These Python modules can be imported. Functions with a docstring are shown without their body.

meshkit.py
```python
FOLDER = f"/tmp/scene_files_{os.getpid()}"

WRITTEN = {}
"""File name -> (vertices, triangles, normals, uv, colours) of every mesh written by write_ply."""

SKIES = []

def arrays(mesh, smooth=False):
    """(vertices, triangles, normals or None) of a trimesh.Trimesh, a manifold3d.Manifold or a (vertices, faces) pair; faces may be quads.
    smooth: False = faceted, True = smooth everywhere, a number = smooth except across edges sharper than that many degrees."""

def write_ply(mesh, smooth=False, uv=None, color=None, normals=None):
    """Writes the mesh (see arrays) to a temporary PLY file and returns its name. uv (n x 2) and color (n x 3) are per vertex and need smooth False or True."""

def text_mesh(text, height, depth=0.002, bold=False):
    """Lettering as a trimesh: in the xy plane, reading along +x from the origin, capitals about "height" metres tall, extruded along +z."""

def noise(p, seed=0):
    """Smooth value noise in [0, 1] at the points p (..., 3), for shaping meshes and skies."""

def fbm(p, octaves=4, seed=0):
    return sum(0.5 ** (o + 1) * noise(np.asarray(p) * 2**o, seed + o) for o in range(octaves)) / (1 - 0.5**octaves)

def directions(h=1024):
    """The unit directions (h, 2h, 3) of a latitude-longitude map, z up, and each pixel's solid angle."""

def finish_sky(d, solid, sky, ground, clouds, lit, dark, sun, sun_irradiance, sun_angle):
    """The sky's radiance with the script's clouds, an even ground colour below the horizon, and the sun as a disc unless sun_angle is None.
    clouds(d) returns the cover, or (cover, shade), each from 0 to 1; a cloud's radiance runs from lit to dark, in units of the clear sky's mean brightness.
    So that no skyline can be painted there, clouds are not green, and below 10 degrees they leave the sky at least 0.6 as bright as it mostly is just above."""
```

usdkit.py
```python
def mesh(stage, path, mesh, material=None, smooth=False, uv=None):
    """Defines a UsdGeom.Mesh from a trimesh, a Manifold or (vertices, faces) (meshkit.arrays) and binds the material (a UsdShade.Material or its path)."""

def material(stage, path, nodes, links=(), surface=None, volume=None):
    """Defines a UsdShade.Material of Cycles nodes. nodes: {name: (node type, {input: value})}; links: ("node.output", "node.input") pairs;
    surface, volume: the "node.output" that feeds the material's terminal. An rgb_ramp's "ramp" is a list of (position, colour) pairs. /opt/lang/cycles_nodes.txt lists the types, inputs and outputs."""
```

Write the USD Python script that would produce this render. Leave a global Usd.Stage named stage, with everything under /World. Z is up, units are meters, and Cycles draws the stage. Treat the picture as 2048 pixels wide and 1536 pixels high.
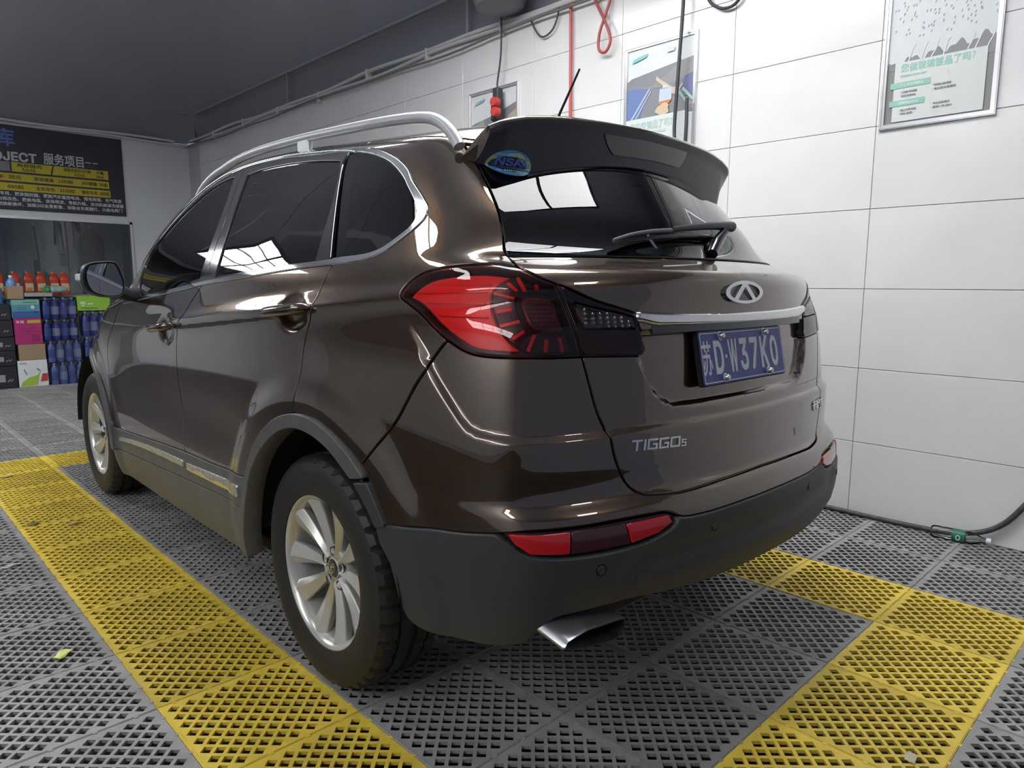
import glob, math, random
import numpy as np, trimesh, shapely, usdkit, meshkit
from scipy.interpolate import PchipInterpolator
from scipy.spatial import Delaunay
from shapely import affinity
from shapely.geometry import Polygon, MultiPolygon, LineString, box as sbox
from shapely.ops import unary_union
from pxr import Gf, Sdf, Usd, UsdGeom, UsdLux, UsdShade, Vt

stage = Usd.Stage.CreateInMemory()
UsdGeom.SetStageUpAxis(stage, 'Z'); UsdGeom.SetStageMetersPerUnit(stage, 1.0)
world = UsdGeom.Xform.Define(stage, '/World'); stage.SetDefaultPrim(world.GetPrim())
random.seed(7); rng = np.random.default_rng(7)
PI = math.pi
# room frame: x towards the tiled wall, y along the bay, z up; T = one floor tile
T = 0.39649
# ---------------------------------------------------------------- camera
EYE, FPX, YAW, PITCH, ROLL = (-2.5973, -0.8046, 1.2026), 1405.54, .7688, .1428, .0033
cam = UsdGeom.Camera.Define(stage, '/World/camera')
_f = np.array([math.sin(YAW) * math.cos(PITCH), math.cos(YAW) * math.cos(PITCH), -math.sin(PITCH)])
_r = np.array([math.cos(YAW), -math.sin(YAW), 0]); _u = np.cross(_r, _f)
_r, _u = math.cos(ROLL) * _r + math.sin(ROLL) * _u, -math.sin(ROLL) * _r + math.cos(ROLL) * _u
cam.AddTransformOp().Set(Gf.Matrix4d(*_r, 0, *_u, 0, *(-_f), 0, *EYE, 1))
cam.CreateHorizontalApertureAttr(36.0); cam.CreateVerticalApertureAttr(27.0); cam.CreateFocalLengthAttr(36.0 * FPX / 2048)
cam.CreateClippingRangeAttr((.05, 200)); cam.CreateExposureAttr(EXPOSURE := 0.28)
# ---------------------------------------------------------------- light: lit ceiling boxes (x0, x1, y0, y1, panels across, panels along, strength) and a faint surround
LIGHTS = [(-1.10, .15, .05, 3.3, 2, 5, 3.36), (-3.95, -2.60, 5.35, 7.95, 3, 4, 2.95), (-3.15, -2.82, 1.85, 2.6, 1, 2, 3.36), (-.60, -.05, -2.5, -1.95, 1, 1, 3.36), (-6.6, -5.4, -1.6, 2.4, 2, 5, 3.36)]   # ..., height
LIGHT_POWER = 9.0
dome = UsdLux.DomeLight.Define(stage, '/World/surround'); dome.CreateColorAttr((.55, .62, .8)); dome.CreateIntensityAttr(.07)
# ---------------------------------------------------------------- helpers
LOOK = '/World/Looks'
UsdGeom.Scope.Define(stage, LOOK)
MATS = {}
def mat(name, color, rough=.5, metal=0., spec=.5, coat=0., coat_rough=.03, emit=0., noise=0., nscale=8., bump=0., bscale=60., trans=0., ior=1.5, vary=0., coat_ior=1.5):
    """principled look; noise mottles the colour, vary shifts its value per object, bump roughens it"""
    if name in MATS: return MATS[name]
    n = {'p': ('principled_bsdf', dict(base_color=color, roughness=rough, metallic=metal, specular_ior_level=spec, coat_weight=coat, coat_roughness=coat_rough, coat_ior=coat_ior, transmission_weight=trans, ior=ior))}
    l = []
    if emit: n['p'][1].update(emission_color=color, emission_strength=emit)
    src = None
    if noise or bump: n['tc'] = ('texture_coordinate', {})
    if noise:
        n['nz'] = ('noise_texture', dict(scale=nscale, detail=5., roughness=.6))
        n['mr'] = ('map_range', dict(from_min=.3, from_max=.7, to_min=1 - noise, to_max=1 + noise, clamp=True))
        n['hv'] = ('hsv', dict(color=color))
        l += [('tc.object', 'nz.vector'), ('nz.fac', 'mr.value'), ('mr.result', 'hv.value')]; src = 'hv.color'
    if vary:
        n['oi'] = ('object_info', {}); n['mv'] = ('map_range', dict(from_min=0., from_max=1., to_min=1 - vary, to_max=1 + vary)); n['h2'] = ('hsv', dict(color=color))
        l += [('oi.random', 'mv.value'), ('mv.result', 'h2.value')]
        if src: l.append((src, 'h2.color'))
        src = 'h2.color'
    if src: l.append((src, 'p.base_color'))
    if bump:
        n['nb'] = ('noise_texture', dict(scale=bscale, detail=3.)); n['bp'] = ('bump', dict(strength=bump, distance=.01))
        l += [('tc.object', 'nb.vector'), ('nb.fac', 'bp.height'), ('bp.normal', 'p.normal')]
    MATS[name] = usdkit.material(stage, f'{LOOK}/{name}', n, l, 'p.BSDF'); return MATS[name]
def pane(name, tint, ior=1.5, rough=0.):
    """a see-through sheet: tinted straight-through light mixed with a mirror by Fresnel"""
    if name not in MATS:
        MATS[name] = usdkit.material(stage, f'{LOOK}/{name}', {'t': ('transparent_bsdf', dict(color=tint)), 'g': ('glossy_bsdf', dict(color=(1., 1., 1.), roughness=rough)), 'f': ('fresnel', dict(IOR=ior)), 'm': ('mix_closure', {})},
                                     [('f.fac', 'm.fac'), ('t.BSDF', 'm.closure1'), ('g.BSDF', 'm.closure2')], 'm.closure')
    return MATS[name]
_n = {}
def path_of(name, parent):
    base = str(parent.GetPath()) if parent else '/World'
    k = _n.get((base, name), 0); _n[(base, name)] = k + 1
    return f'{base}/{name}' + (f'_{k:03d}' if k else '')
def tag(p, label=None, cat=None, group=None, kind=None):
    for k, v in (('label', label), ('category', cat), ('group', group), ('kind', kind)):
        if v: p.SetCustomDataByKey(k, v)
    return p
def thing(name, label=None, cat=None, loc=(0, 0, 0), rz=0., group=None, kind=None, parent=None):
    x = UsdGeom.Xform.Define(stage, path_of(name, parent))
    if any(loc) or rz:
        x.AddTranslateOp().Set(Gf.Vec3d(*map(float, loc)))
        if rz: x.AddRotateZOp().Set(float(rz))
    return tag(x.GetPrim(), label, cat, group, kind)
def arr(mesh):
    if hasattr(mesh, 'to_mesh'):
        m = mesh.to_mesh(); return np.asarray(m.vert_properties[:, :3], float), np.asarray(m.tri_verts, int), None
    if isinstance(mesh, trimesh.Trimesh): return np.asarray(mesh.vertices), np.asarray(mesh.faces), None
    v, f = np.asarray(mesh[0], float), np.asarray(mesh[1], int)
    if f.shape[1] == 4: f = np.vstack([f[:, [0, 1, 2]], f[:, [0, 2, 3]]])
    return v, f, (mesh[2] if len(mesh) > 2 else None)
def put(name, mesh, m, parent=None, label=None, cat=None, group=None, kind=None, smooth=30, flip=False):
    """ONE Mesh prim; flip mirrors it in x"""
    v, f, n = arr(mesh)
    if flip:
        v = v * [-1, 1, 1]; f = f[:, ::-1]; n = None if n is None else n * [-1, 1, 1]
    p = path_of(name, parent)
    if n is not None:
        g = UsdGeom.Mesh.Define(stage, p)
        g.CreatePointsAttr(Vt.Vec3fArray.FromNumpy(v.astype(np.float32))); g.CreateFaceVertexCountsAttr(Vt.IntArray.FromNumpy(np.full(len(f), 3, np.int32)))
        g.CreateFaceVertexIndicesAttr(Vt.IntArray.FromNumpy(np.ascontiguousarray(f, np.int32).ravel())); g.CreateSubdivisionSchemeAttr('none')
        g.CreateNormalsAttr(Vt.Vec3fArray.FromNumpy(np.ascontiguousarray(n, np.float32))); g.SetNormalsInterpolation('vertex')
        UsdShade.MaterialBindingAPI.Apply(g.GetPrim()).Bind(m)
    else:
        g = usdkit.mesh(stage, p, trimesh.Trimesh(v, f, process=False), m, smooth=smooth)
    return tag(g.GetPrim(), label, cat, group, kind)
def cat_mesh(ms):
    vs, fs, k = [], [], 0
    for m in ms:
        v, f, _ = arr(m); vs.append(v); fs.append(f + k); k += len(v)
    return np.vstack(vs), np.vstack(fs)
def box(x0, x1, y0, y1, z0, z1, b=0.):
    if b <= 0:
        m = trimesh.creation.box([x1 - x0, y1 - y0, z1 - z0]); m.apply_translation([(x0 + x1) / 2, (y0 + y1) / 2, (z0 + z1) / 2]); return arr(m)[:2]
    c, h = np.array([x0 + x1, y0 + y1, z0 + z1]) / 2, np.array([x1 - x0, y1 - y0, z1 - z0]) / 2
    pts = [c + np.array(s) * (h - b * (np.arange(3) != a)) for a in range(3) for s in np.ndindex(2, 2, 2) for s in [tuple(2 * np.array(s) - 1)]]
    m = trimesh.convex.convex_hull(np.array(pts)); return arr(m)[:2]
def move(mesh, loc=(0, 0, 0), rz=0., R=None, s=None):
    v, f, n = arr(mesh); v = v.copy()
    if s is not None: v = v * s
    if R is not None: v = v @ np.asarray(R).T
    if rz: c, q = math.cos(rz), math.sin(rz); v = v @ np.array([[c, -q, 0], [q, c, 0], [0, 0, 1]]).T
    return (v + np.asarray(loc, float), f)
def tube(pts, r, sides=10, closed=False, cap=True):
    p = np.asarray(pts, float); n = len(p); r = np.broadcast_to(r, (n,)).astype(float)
    t = (np.roll(p, -1, 0) - np.roll(p, 1, 0)) if closed else np.gradient(p, axis=0)
    t /= np.linalg.norm(t, axis=1, keepdims=True) + 1e-12
    a = np.cross(t[0], [0, 0, 1.] if abs(t[0][2]) < .9 else [1., 0, 0]); A = []
    for k in range(n):
        a = a - t[k] * (a @ t[k]); a /= np.linalg.norm(a) + 1e-12; A.append(a)
    A = np.array(A); B = np.cross(t, A); an = np.arange(sides) * 2 * PI / sides
    v = p[:, None] + r[:, None, None] * (np.cos(an)[None, :, None] * A[:, None] + np.sin(an)[None, :, None] * B[:, None])
    q = []
    for i in range(n if closed else n - 1):
        for j in range(sides): i2, j2 = (i + 1) % n, (j + 1) % sides; q.append([i * sides + j, i * sides + j2, i2 * sides + j2, i2 * sides + j])
    v = v.reshape(-1, 3); f = np.array(q); f = np.vstack([f[:, [0, 1, 2]], f[:, [0, 2, 3]]])
    if cap and not closed:
        k = len(v); v = np.vstack([v, p[:1], p[-1:]]); e = (n - 1) * sides
        f = np.vstack([f, [[k, (j + 1) % sides, j] for j in range(sides)], [[k + 1, e + j, e + (j + 1) % sides] for j in range(sides)]])
    return v, f
def lathe(prof, seg=40, axis='z', closed=False):
    """profile [(r, h)] turned about an axis; sharp where the profile repeats a point"""
    p = np.asarray(prof, float); n = len(p); an = np.arange(seg) * 2 * PI / seg
    v = np.stack([p[:, None, 0] * np.cos(an), p[:, None, 0] * np.sin(an), np.broadcast_to(p[:, None, 1], (n, seg))], -1).reshape(-1, 3); q = []
    for i in range(n if closed else n - 1):
        i2 = (i + 1) % n
        for j in range(seg): j2 = (j + 1) % seg; q.append([i * seg + j, i * seg + j2, i2 * seg + j2, i2 * seg + j])
    f = np.array(q); f = np.vstack([f[:, [0, 1, 2]], f[:, [0, 2, 3]]])
    if axis == 'x': v = v[:, [2, 0, 1]]
    if axis == 'y': v = v[:, [1, 2, 0]]
    return v, f
def extrude(poly, h, z0=0.):
    gs = [g for g in getattr(poly, 'geoms', [poly]) if g.area > 1e-9]
    return cat_mesh([move(trimesh.creation.extrude_polygon(g, h, engine='earcut'), (0, 0, z0)) for g in gs])
def curve(pts, n=8, closed=False):
    """Catmull-Rom through the points"""
    p = np.asarray(pts, float); m = len(p); out = []
    for i in range(m if closed else m - 1):
        a, b, c, d = (p[(i + k) % m] if closed else p[min(max(i + k, 0), m - 1)] for k in (-1, 0, 1, 2))
        for t in np.arange(n) / n:
            out.append(.5 * (2 * b + (c - a) * t + (2 * a - 5 * b + 4 * c - d) * t * t + (3 * b - a - 3 * c + d) * t ** 3))
    if not closed: out.append(p[-1])
    return np.array(out)
_fonts = {}
def text_shape(s, font='cjk', bold=0, size=96):
    """lettering as a shapely shape, about 1 unit tall, from the origin along +x"""
    from PIL import Image, ImageDraw, ImageFont
    pat = {'cjk': 'Noto Sans CJK*', 'inter': 'Inter*', 'mono': 'DejaVu*'}[font]
    if (font, size) not in _fonts: _fonts[(font, size)] = ImageFont.truetype(glob.glob(f'/opt/blender-*/*/datafiles/fonts/{pat}')[0], size)
    ft = _fonts[(font, size)]
    x0, y0, x1, y1 = ft.getbbox(s, anchor='ls', stroke_width=bold)
    im = Image.new('L', (x1 - x0 + 8, y1 - y0 + 8)); ImageDraw.Draw(im).text((4 - x0, 4 - y0), s, 255, ft, anchor='ls', stroke_width=bold)
    on = np.pad(np.asarray(im) > 127, ((0, 0), (1, 1))).astype(np.int8)
    rows, st = np.nonzero(np.diff(on, axis=1) == 1); en = np.nonzero(np.diff(on, axis=1) == -1)[1]
    g = shapely.union_all(shapely.box(st, -rows - 1, en, -rows)).buffer(.6).buffer(-.6).simplify(.8)
    return affinity.scale(affinity.translate(g, -g.bounds[0], -g.bounds[1]), 1 / size, 1 / size, origin=(0, 0))
def fit(shape, x0, z0, x1, z1):
    """stretches a shape into a rectangle"""
    a, b, c, d = shape.bounds
    return affinity.affine_transform(shape, [(x1 - x0) / (c - a), 0, 0, (z1 - z0) / (d - b), x0 - a * (x1 - x0) / (c - a), z0 - b * (z1 - z0) / (d - b)])
def at_height(shape, x, z, h):
    a, b, c, d = shape.bounds; k = h / (d - b); return affinity.affine_transform(shape, [k, 0, 0, k, x - a * k, z - b * k])
YZ = np.array([[0, 0, -1.], [-1, 0, 0], [0, 1, 0]])    # (u, v, out) on the tiled wall: u runs along -y, out is -x
XZ = np.array([[1., 0, 0], [0, 0, -1], [0, 1, 0]])      # (u, v, out) on a wall seen along +y: out is -y
def xbox(x0, x1, z0, z1): return sbox(x0, z0, x1, z1)
# ---------------------------------------------------------------- car body surface (car frame: x right, y forward, z up, origin under the rear axle)
def spl(pts):
    a = np.array(pts, float)
    return PchipInterpolator(a[:, 0], a[:, 1], extrapolate=True)
def sst(a, b, x):
    t = np.clip((x - a) / (b - a), 0, 1); return t * t * t * (t * (6 * t - 15) + 10)
W0 = spl([(.10, .80), (.20, .862), (.26, .885), (.32, .90), (.38, .908), (.46, .911), (.58, .918), (.72, .920), (.86, .918), (.96, .913), (1.04, .905), (1.10, .896), (1.16, .880),
          (1.22, .864), (1.30, .833), (1.45, .763), (1.60, .690), (1.70, .645), (1.85, .58)])
WT = spl([(0, .07), (.6, .075), (1.0, .09), (1.2, .105), (1.4, .135), (1.6, .135), (1.8, .135)])
RC = spl([(0.1, 0.65), (0.25, 0.79), (0.32, 0.855), (0.38, 0.905), (0.46, 0.93), (0.54, 0.942), (0.64, 0.936), (0.68, 0.918), (0.715, 0.888), (0.785, 0.879), (0.885, 0.869), (0.985, 0.859), (1.085, 0.847), (1.155, 0.837), (1.2, 0.832), (1.229, 0.818), (1.246, 0.785), (1.272, 0.736), (1.385, 0.643), (1.485, 0.553), (1.585, 0.462), (1.685, 0.374), (1.85, 0.23)])
RB = spl([(0, .20), (.7, .185), (.80, .165), (.87, .155), (1.0, .155), (1.085, .165), (1.155, .205), (1.235, .275), (1.285, .40), (1.385, .42), (1.485, .455), (1.7, .50)])
KR = spl([(0, .11), (.9, .11), (1.15, .10), (1.28, .06), (1.5, .05), (1.7, .05)])
ZC = spl([(-1.2, 1.5), (-0.8, 1.6), (-0.55, 1.645), (-0.42, 1.665), (-0.2, 1.69), (0.1, 1.712), (0.4, 1.732), (0.67, 1.752), (0.98, 1.758), (1.23, 1.752), (1.43, 1.732), (1.64, 1.683), (1.83, 1.61), (1.96, 1.512), (2.04, 1.412), (2.16, 1.292), (2.3, 1.225), (2.45, 1.2), (2.63, 1.15), (2.89, 1.055), (3.18, 0.93), (3.5, 0.75), (3.7, 0.4)])
ZCR = spl([(-2, 0.856), (-0.75, 0.856), (-0.69, 0.86), (-0.647, 0.866), (-0.61, 0.884), (-0.572, 0.921), (-0.53, 0.969), (-0.476, 1.028), (-0.4, 1.114), (-0.35, 1.18), (-0.2, 1.5), (4, 9)])   # the ridge over the bumper corner
def smax(a, b, k):
    return .5 * (a + b + np.sqrt((a - b) ** 2 + k * k))
WHEELS = ((0.0, .352), (2.61, .352))
def half_width(y, z):
    w = W0(z) - WT(z) * (np.maximum(.5 - y, 0) / 1.1) ** 2 - .10 * (np.maximum(y - 2.0, 0) / 1.2) ** 2 - .12 * sst(2.35, 3.3, y)
    for wy, wz in WHEELS:
        r = np.hypot(y - wy, z - wz)
        w = w + .016 * sst(.62, .50, r)
    mid = np.exp(-((y - 1.1) / .75) ** 4)
    w = w - .014 * mid * np.exp(-((z - .70) / .12) ** 2)                       # hollow of the doors
    zs = 1.150 - .084 * y                                                       # shoulder line rising to the tail lamp
    w = w + .010 * np.exp(-((z - zs + .012) / .03) ** 2) * sst(1.9, .8, y)
    return w
def rear_depth(x, z):
    ax = np.abs(x)
    return RC(z) - RB(z) * x * x
def roof(x, y):
    ye = y + .40 * x * x * sst(.7, 1.4, y)
    return ZC(ye) - .085 * (1 - .55 * sst(1.6, 2.0, y)) * (np.abs(x) / .62) ** 2.6
def body(x, y, z):
    ax = np.abs(x)
    side = ax - half_width(y, z)
    rear = -y - rear_depth(x, z)
    front = y - 3.56 + .25 * x * x
    f = smax(side, rear, KR(z))
    f = smax(f, front, .12)
    ridge = .013 * sst(-.011, .011, ZCR(y) - z) * sst(.1, -.25, y) * sst(1.15, .95, z)
    f = f - ridge
    up = (z - roof(x, y)) * .8
    f = smax(f, up, .03 + .05 * sst(2.1, 2.6, y))
    return f
def solve(fun, lo, hi, n=46):
    lo, hi = np.broadcast_arrays(np.asarray(lo, float), np.asarray(hi, float)); lo, hi = lo.copy(), hi.copy()
    for _ in range(n):
        m = .5 * (lo + hi); neg = fun(m) < 0
        lo = np.where(neg, m, lo); hi = np.where(neg, hi, m)
    return .5 * (lo + hi)
def ch_side(p):                       # (y, z) -> left flank
    y, z = p[:, 0], p[:, 1]
    r = solve(lambda t: body(-t, y, z), 0 * y, 0 * y + 1.3, 34); return np.stack([-r, y, z], 1)
def ch_rear(p):                       # (x, z) -> tail
    x, z = p[:, 0], p[:, 1]
    r = solve(lambda t: body(x, -t, z), 0 * x - 1.5, 0 * x + 1.4, 34); return np.stack([x, -r, z], 1)
RY, RS = .55, 1.15                    # round chart: (arc, z), turning about a vertical axis at y = RY
def ch_round(p):
    a, z = p[:, 0] / RS, p[:, 1]     # a = 0 straight back, growing towards the left flank
    dx, dy = -np.sin(a), -np.cos(a)
    r = solve(lambda t: body(t * dx, RY + t * dy, z), 0 * a, 0 * a + 2.2, 36); return np.stack([r * dx, RY + r * dy, z], 1)
def ch_top(p):                        # (x, y) -> roof
    x, y = p[:, 0], p[:, 1]
    r = solve(lambda t: body(x, y, t), 0 * x + .6, 0 * x + 2.0, 34); return np.stack([x, y, r], 1)
def normal(P, e=.004):
    g = np.stack([body(*(P + d).T) - body(*(P - d).T) for d in np.eye(3) * e], 1)
    return g / np.linalg.norm(g, axis=1, keepdims=True)
# ---------------------------------------------------------------- the setting: grating floor, tiled wall, far wall with a glazed opening, ceiling
TP, WX, FY, WTOP = .4072, 1.208, 9.62, 3.08
m_grey = mat('grey_grating', (.34, .328, .322), .42, noise=.22, nscale=5, vary=.12, bump=.15, bscale=90)
m_yel = mat('yellow_grating', (.80, .585, .075), .42, noise=.18, nscale=5, vary=.10, bump=.15, bscale=90)
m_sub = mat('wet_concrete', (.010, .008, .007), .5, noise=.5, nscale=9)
floor = thing('floor', kind='structure')
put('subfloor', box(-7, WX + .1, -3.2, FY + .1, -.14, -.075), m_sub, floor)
def grating(n=8, hole=.0119, rim=.0085):
    o = .0085; p = (TP - 2 * o) / n; hs = [(o + (i + .5) * p, o + (j + .5) * p) for i in range(n) for j in range(n)] + [(o + i * p, o + j * p) for i in range(1, n) for j in range(1, n)]
    d = hole * math.sqrt(2) * 1.02
    outer = [(.0008, .0008), (TP - .0008, .0008), (TP - .0008, TP - .0008), (.0008, TP - .0008)]
    def ring(x, y, q): return [(x, y - q), (x + q, y), (x, y + q), (x - q, y)]
    top = Polygon(outer, [ring(x, y, d) for x, y in hs])
    tv, tf = trimesh.creation.triangulate_polygon(top, engine='earcut')
    v = [np.c_[tv, 0 * tv[:, 0]]]; f = [tf]; k = len(tv)
    for x, y in hs:                                            # funnel-shaped walls of each opening
        a, b = np.array(ring(x, y, d)), np.array(ring(x, y, d * 1.12))
        v.append(np.vstack([np.c_[a, np.zeros(4)], np.c_[b, np.full(4, -.011)]]))
        f.append(np.array([[k + i, k + 4 + i, k + (i + 1) % 4] for i in range(4)] + [[k + (i + 1) % 4, k + 4 + i, k + 4 + (i + 1) % 4] for i in range(4)])); k += 8
    o = np.array(outer); v.append(np.vstack([np.c_[o, np.zeros(4)], np.c_[o, np.full(4, -.011)]]))
    f.append(np.array([[k + i, k + 4 + i, k + (i + 1) % 4] for i in range(4)] + [[k + (i + 1) % 4, k + 4 + i, k + 4 + (i + 1) % 4] for i in range(4)])[:, ::-1]); k += 8
    gv, gf = np.vstack(v), np.vstack(f)
    lugs = []                                                  # hook lugs along two edges and the ribs round the middle cross
    for q in np.arange(.04, TP, .102):
        lugs += [box(q, q + .012, -.004, .006, -.006, .0016), box(TP - .006, TP + .004, q, q + .012, -.006, .0016)]
    lugs += [box(.004, TP - .004, .003, .0065, -.002, .0022), box(.003, .0065, .004, TP - .004, -.002, .0022)]
    return cat_mesh([(gv, gf)] + lugs)
g_tile = grating()
def is_yellow(i, j): return (i == -5 and -1 <= j <= 11) or (i == 0 and -1 <= j <= 11) or (j in (-1, 11) and -5 <= i <= 0)
for i in range(-17, 3):
    for j in range(-7, 24):
        c = (np.array([[i + a, j + b, 0] for a in (0, 1) for b in (0, 1)]) * TP - EYE)
        z = c @ _f
        if z.max() < .15: continue
        zz = np.maximum(z, .15); uu, vv = c @ _r / zz, c @ _u / zz
        if uu.max() < -.80 or uu.min() > .80 or vv.max() < -.62 or vv.min() > .62: continue
        if j > 21: continue
        o = put('floor_tile', (g_tile[0] * [1, 1, 1], g_tile[1]), m_yel if is_yellow(i, j) else m_grey, floor)
        x = UsdGeom.Xformable(o); x.AddTranslateOp().Set((i * TP, j * TP, float(rng.uniform(-.0012, .0))))
# tiled wall
m_wt = mat('white_wall_tile', (.80, .80, .79), .16, noise=.025, nscale=3, vary=.015)
m_grout = mat('grey_grout', (.52, .53, .52), .8)
m_dark = mat('dark_ceiling_paint', (.23, .235, .265), .75, noise=.05, nscale=1.0)
wr = thing('wall_right', kind='structure')
put('grout', box(WX, WX + .12, -3.2, FY + .1, 0, WTOP), m_grout, wr)
zs, ys = [0, .385, .772, 1.178, 1.575, 1.972, 2.372, 2.77, WTOP], [-3.4 + .787 * k + .195 for k in range(17)]
ys = [.545 + .787 * k for k in range(-5, 12)]
for a, b in zip(zs[:-1], zs[1:]):
    for c, d in zip(ys[:-1], ys[1:]):
        if d > FY or d < -3: continue
        put('wall_tile', box(WX - .009 - rng.uniform(0, .0006), WX + .002, c + .0014, min(d, FY) - .0014, a + .0014, b - .0014, .0016), m_wt, wr, smooth=False)
def lining():                                                   # the dark lining above the walls rises and curves into the ceiling
    rows = []
    for t in np.r_[0, np.linspace(.12, 1, 16)]:
        a = max(0, (t - .12) / .88) * PI / 2; d, z, r = 3.0 * (1 - math.cos(a)), WTOP + .45 * min(t / .12, 1) + 2.1 * math.sin(a), .5 + 2.2 * min(t * 1.5, 1)
        x0, x1, y0, y1 = -7 + d, WX + .03 - d, -3.2 + d * .5, FY + .05 - d; r = min(r, (x1 - x0) / 2.05, (y1 - y0) / 2.05)
        rows.append(np.array([(cx + r * math.cos(q), cy + r * math.sin(q), z) for cx, cy, s in ((x1 - r, y1 - r, 0), (x0 + r, y1 - r, 1), (x0 + r, y0 + r, 2), (x1 - r, y0 + r, 3)) for q in np.linspace(s * PI / 2, (s + 1) * PI / 2, 13)]))
    n = len(rows[0]); V = np.vstack(rows + [rows[-1].mean(0)[None]]); F = []
    for i in range(len(rows) - 1):
        for j in range(n): j2 = (j + 1) % n; F += [[i * n + j, (i + 1) * n + j, i * n + j2], [i * n + j2, (i + 1) * n + j, (i + 1) * n + j2]]
    k = (len(rows) - 1) * n; F += [[k + j, len(V) - 1, k + (j + 1) % n] for j in range(n)]
    return V, np.array(F)
put('ceiling', lining(), m_dark, None, kind='structure', smooth=60)
# far wall: white below, dark above, with a glazed opening into a back room
m_white = mat('white_plaster', (.66, .68, .70), .6, noise=.04, nscale=2)
wf = thing('wall_far', kind='structure')
OX0, OX1, OZ0, OZ1 = -3.4, .415, .95, 1.985
put('plaster', cat_mesh([box(OX1, WX, FY, FY + .12, 0, WTOP), box(-7, OX0, FY, FY + .12, 0, WTOP), box(OX0, OX1, FY, FY + .12, OZ1, WTOP), box(OX0, OX1, FY, FY + .12, 0, OZ0)]), m_white, wf)
w1 = thing('window_1', kind='structure')
m_alu = mat('aluminium', (.55, .56, .57), .35, metal=.8)
put('window_frame', cat_mesh([box(OX0, OX1, FY - .02, FY + .06, OZ1 - .03, OZ1), box(OX1 - .03, OX1, FY - .02, FY + .06, OZ0, OZ1), box(OX0, OX0 + .04, FY - .02, FY + .06, OZ0, OZ1), box(OX0, OX1, FY - .02, FY + .06, OZ0, OZ0 + .03)]), m_alu, w1)
put('pane', box(OX0 + .04, OX1 - .03, FY + .01, FY + .016, OZ0 + .03, OZ1 - .03), pane('window_glass', (.80, .84, .84)), w1)
m_back = mat('back_room_wall', (.42, .44, .45), .7, noise=.05)
put('wall_back_room', cat_mesh([box(-4, 1.3, FY + 1.7, FY + 1.8, 0, 2.8), box(1.2, 1.3, FY + .12, FY + 1.7, 0, 2.8), box(-4, 1.3, FY + .12, FY + 1.7, 2.6, 2.7)]), m_back, None, kind='structure')
put('door_1', box(-2.6, -.95, FY + 1.62, FY + 1.7, 0, 2.3), mat('dark_doorway', (.03, .033, .04), .6), None, kind='structure')
put('trim_1', box(-.95, -.78, FY + 1.6, FY + 1.7, 0, 2.5), mat('grey_door_jamb', (.30, .31, .33), .5), None, kind='structure')
put('wall_left', box(-7.1, -7, -3.2, FY, 0, WTOP), mat('left_plaster', (.52, .53, .54), .55, noise=.05), None, kind='structure')
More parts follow.
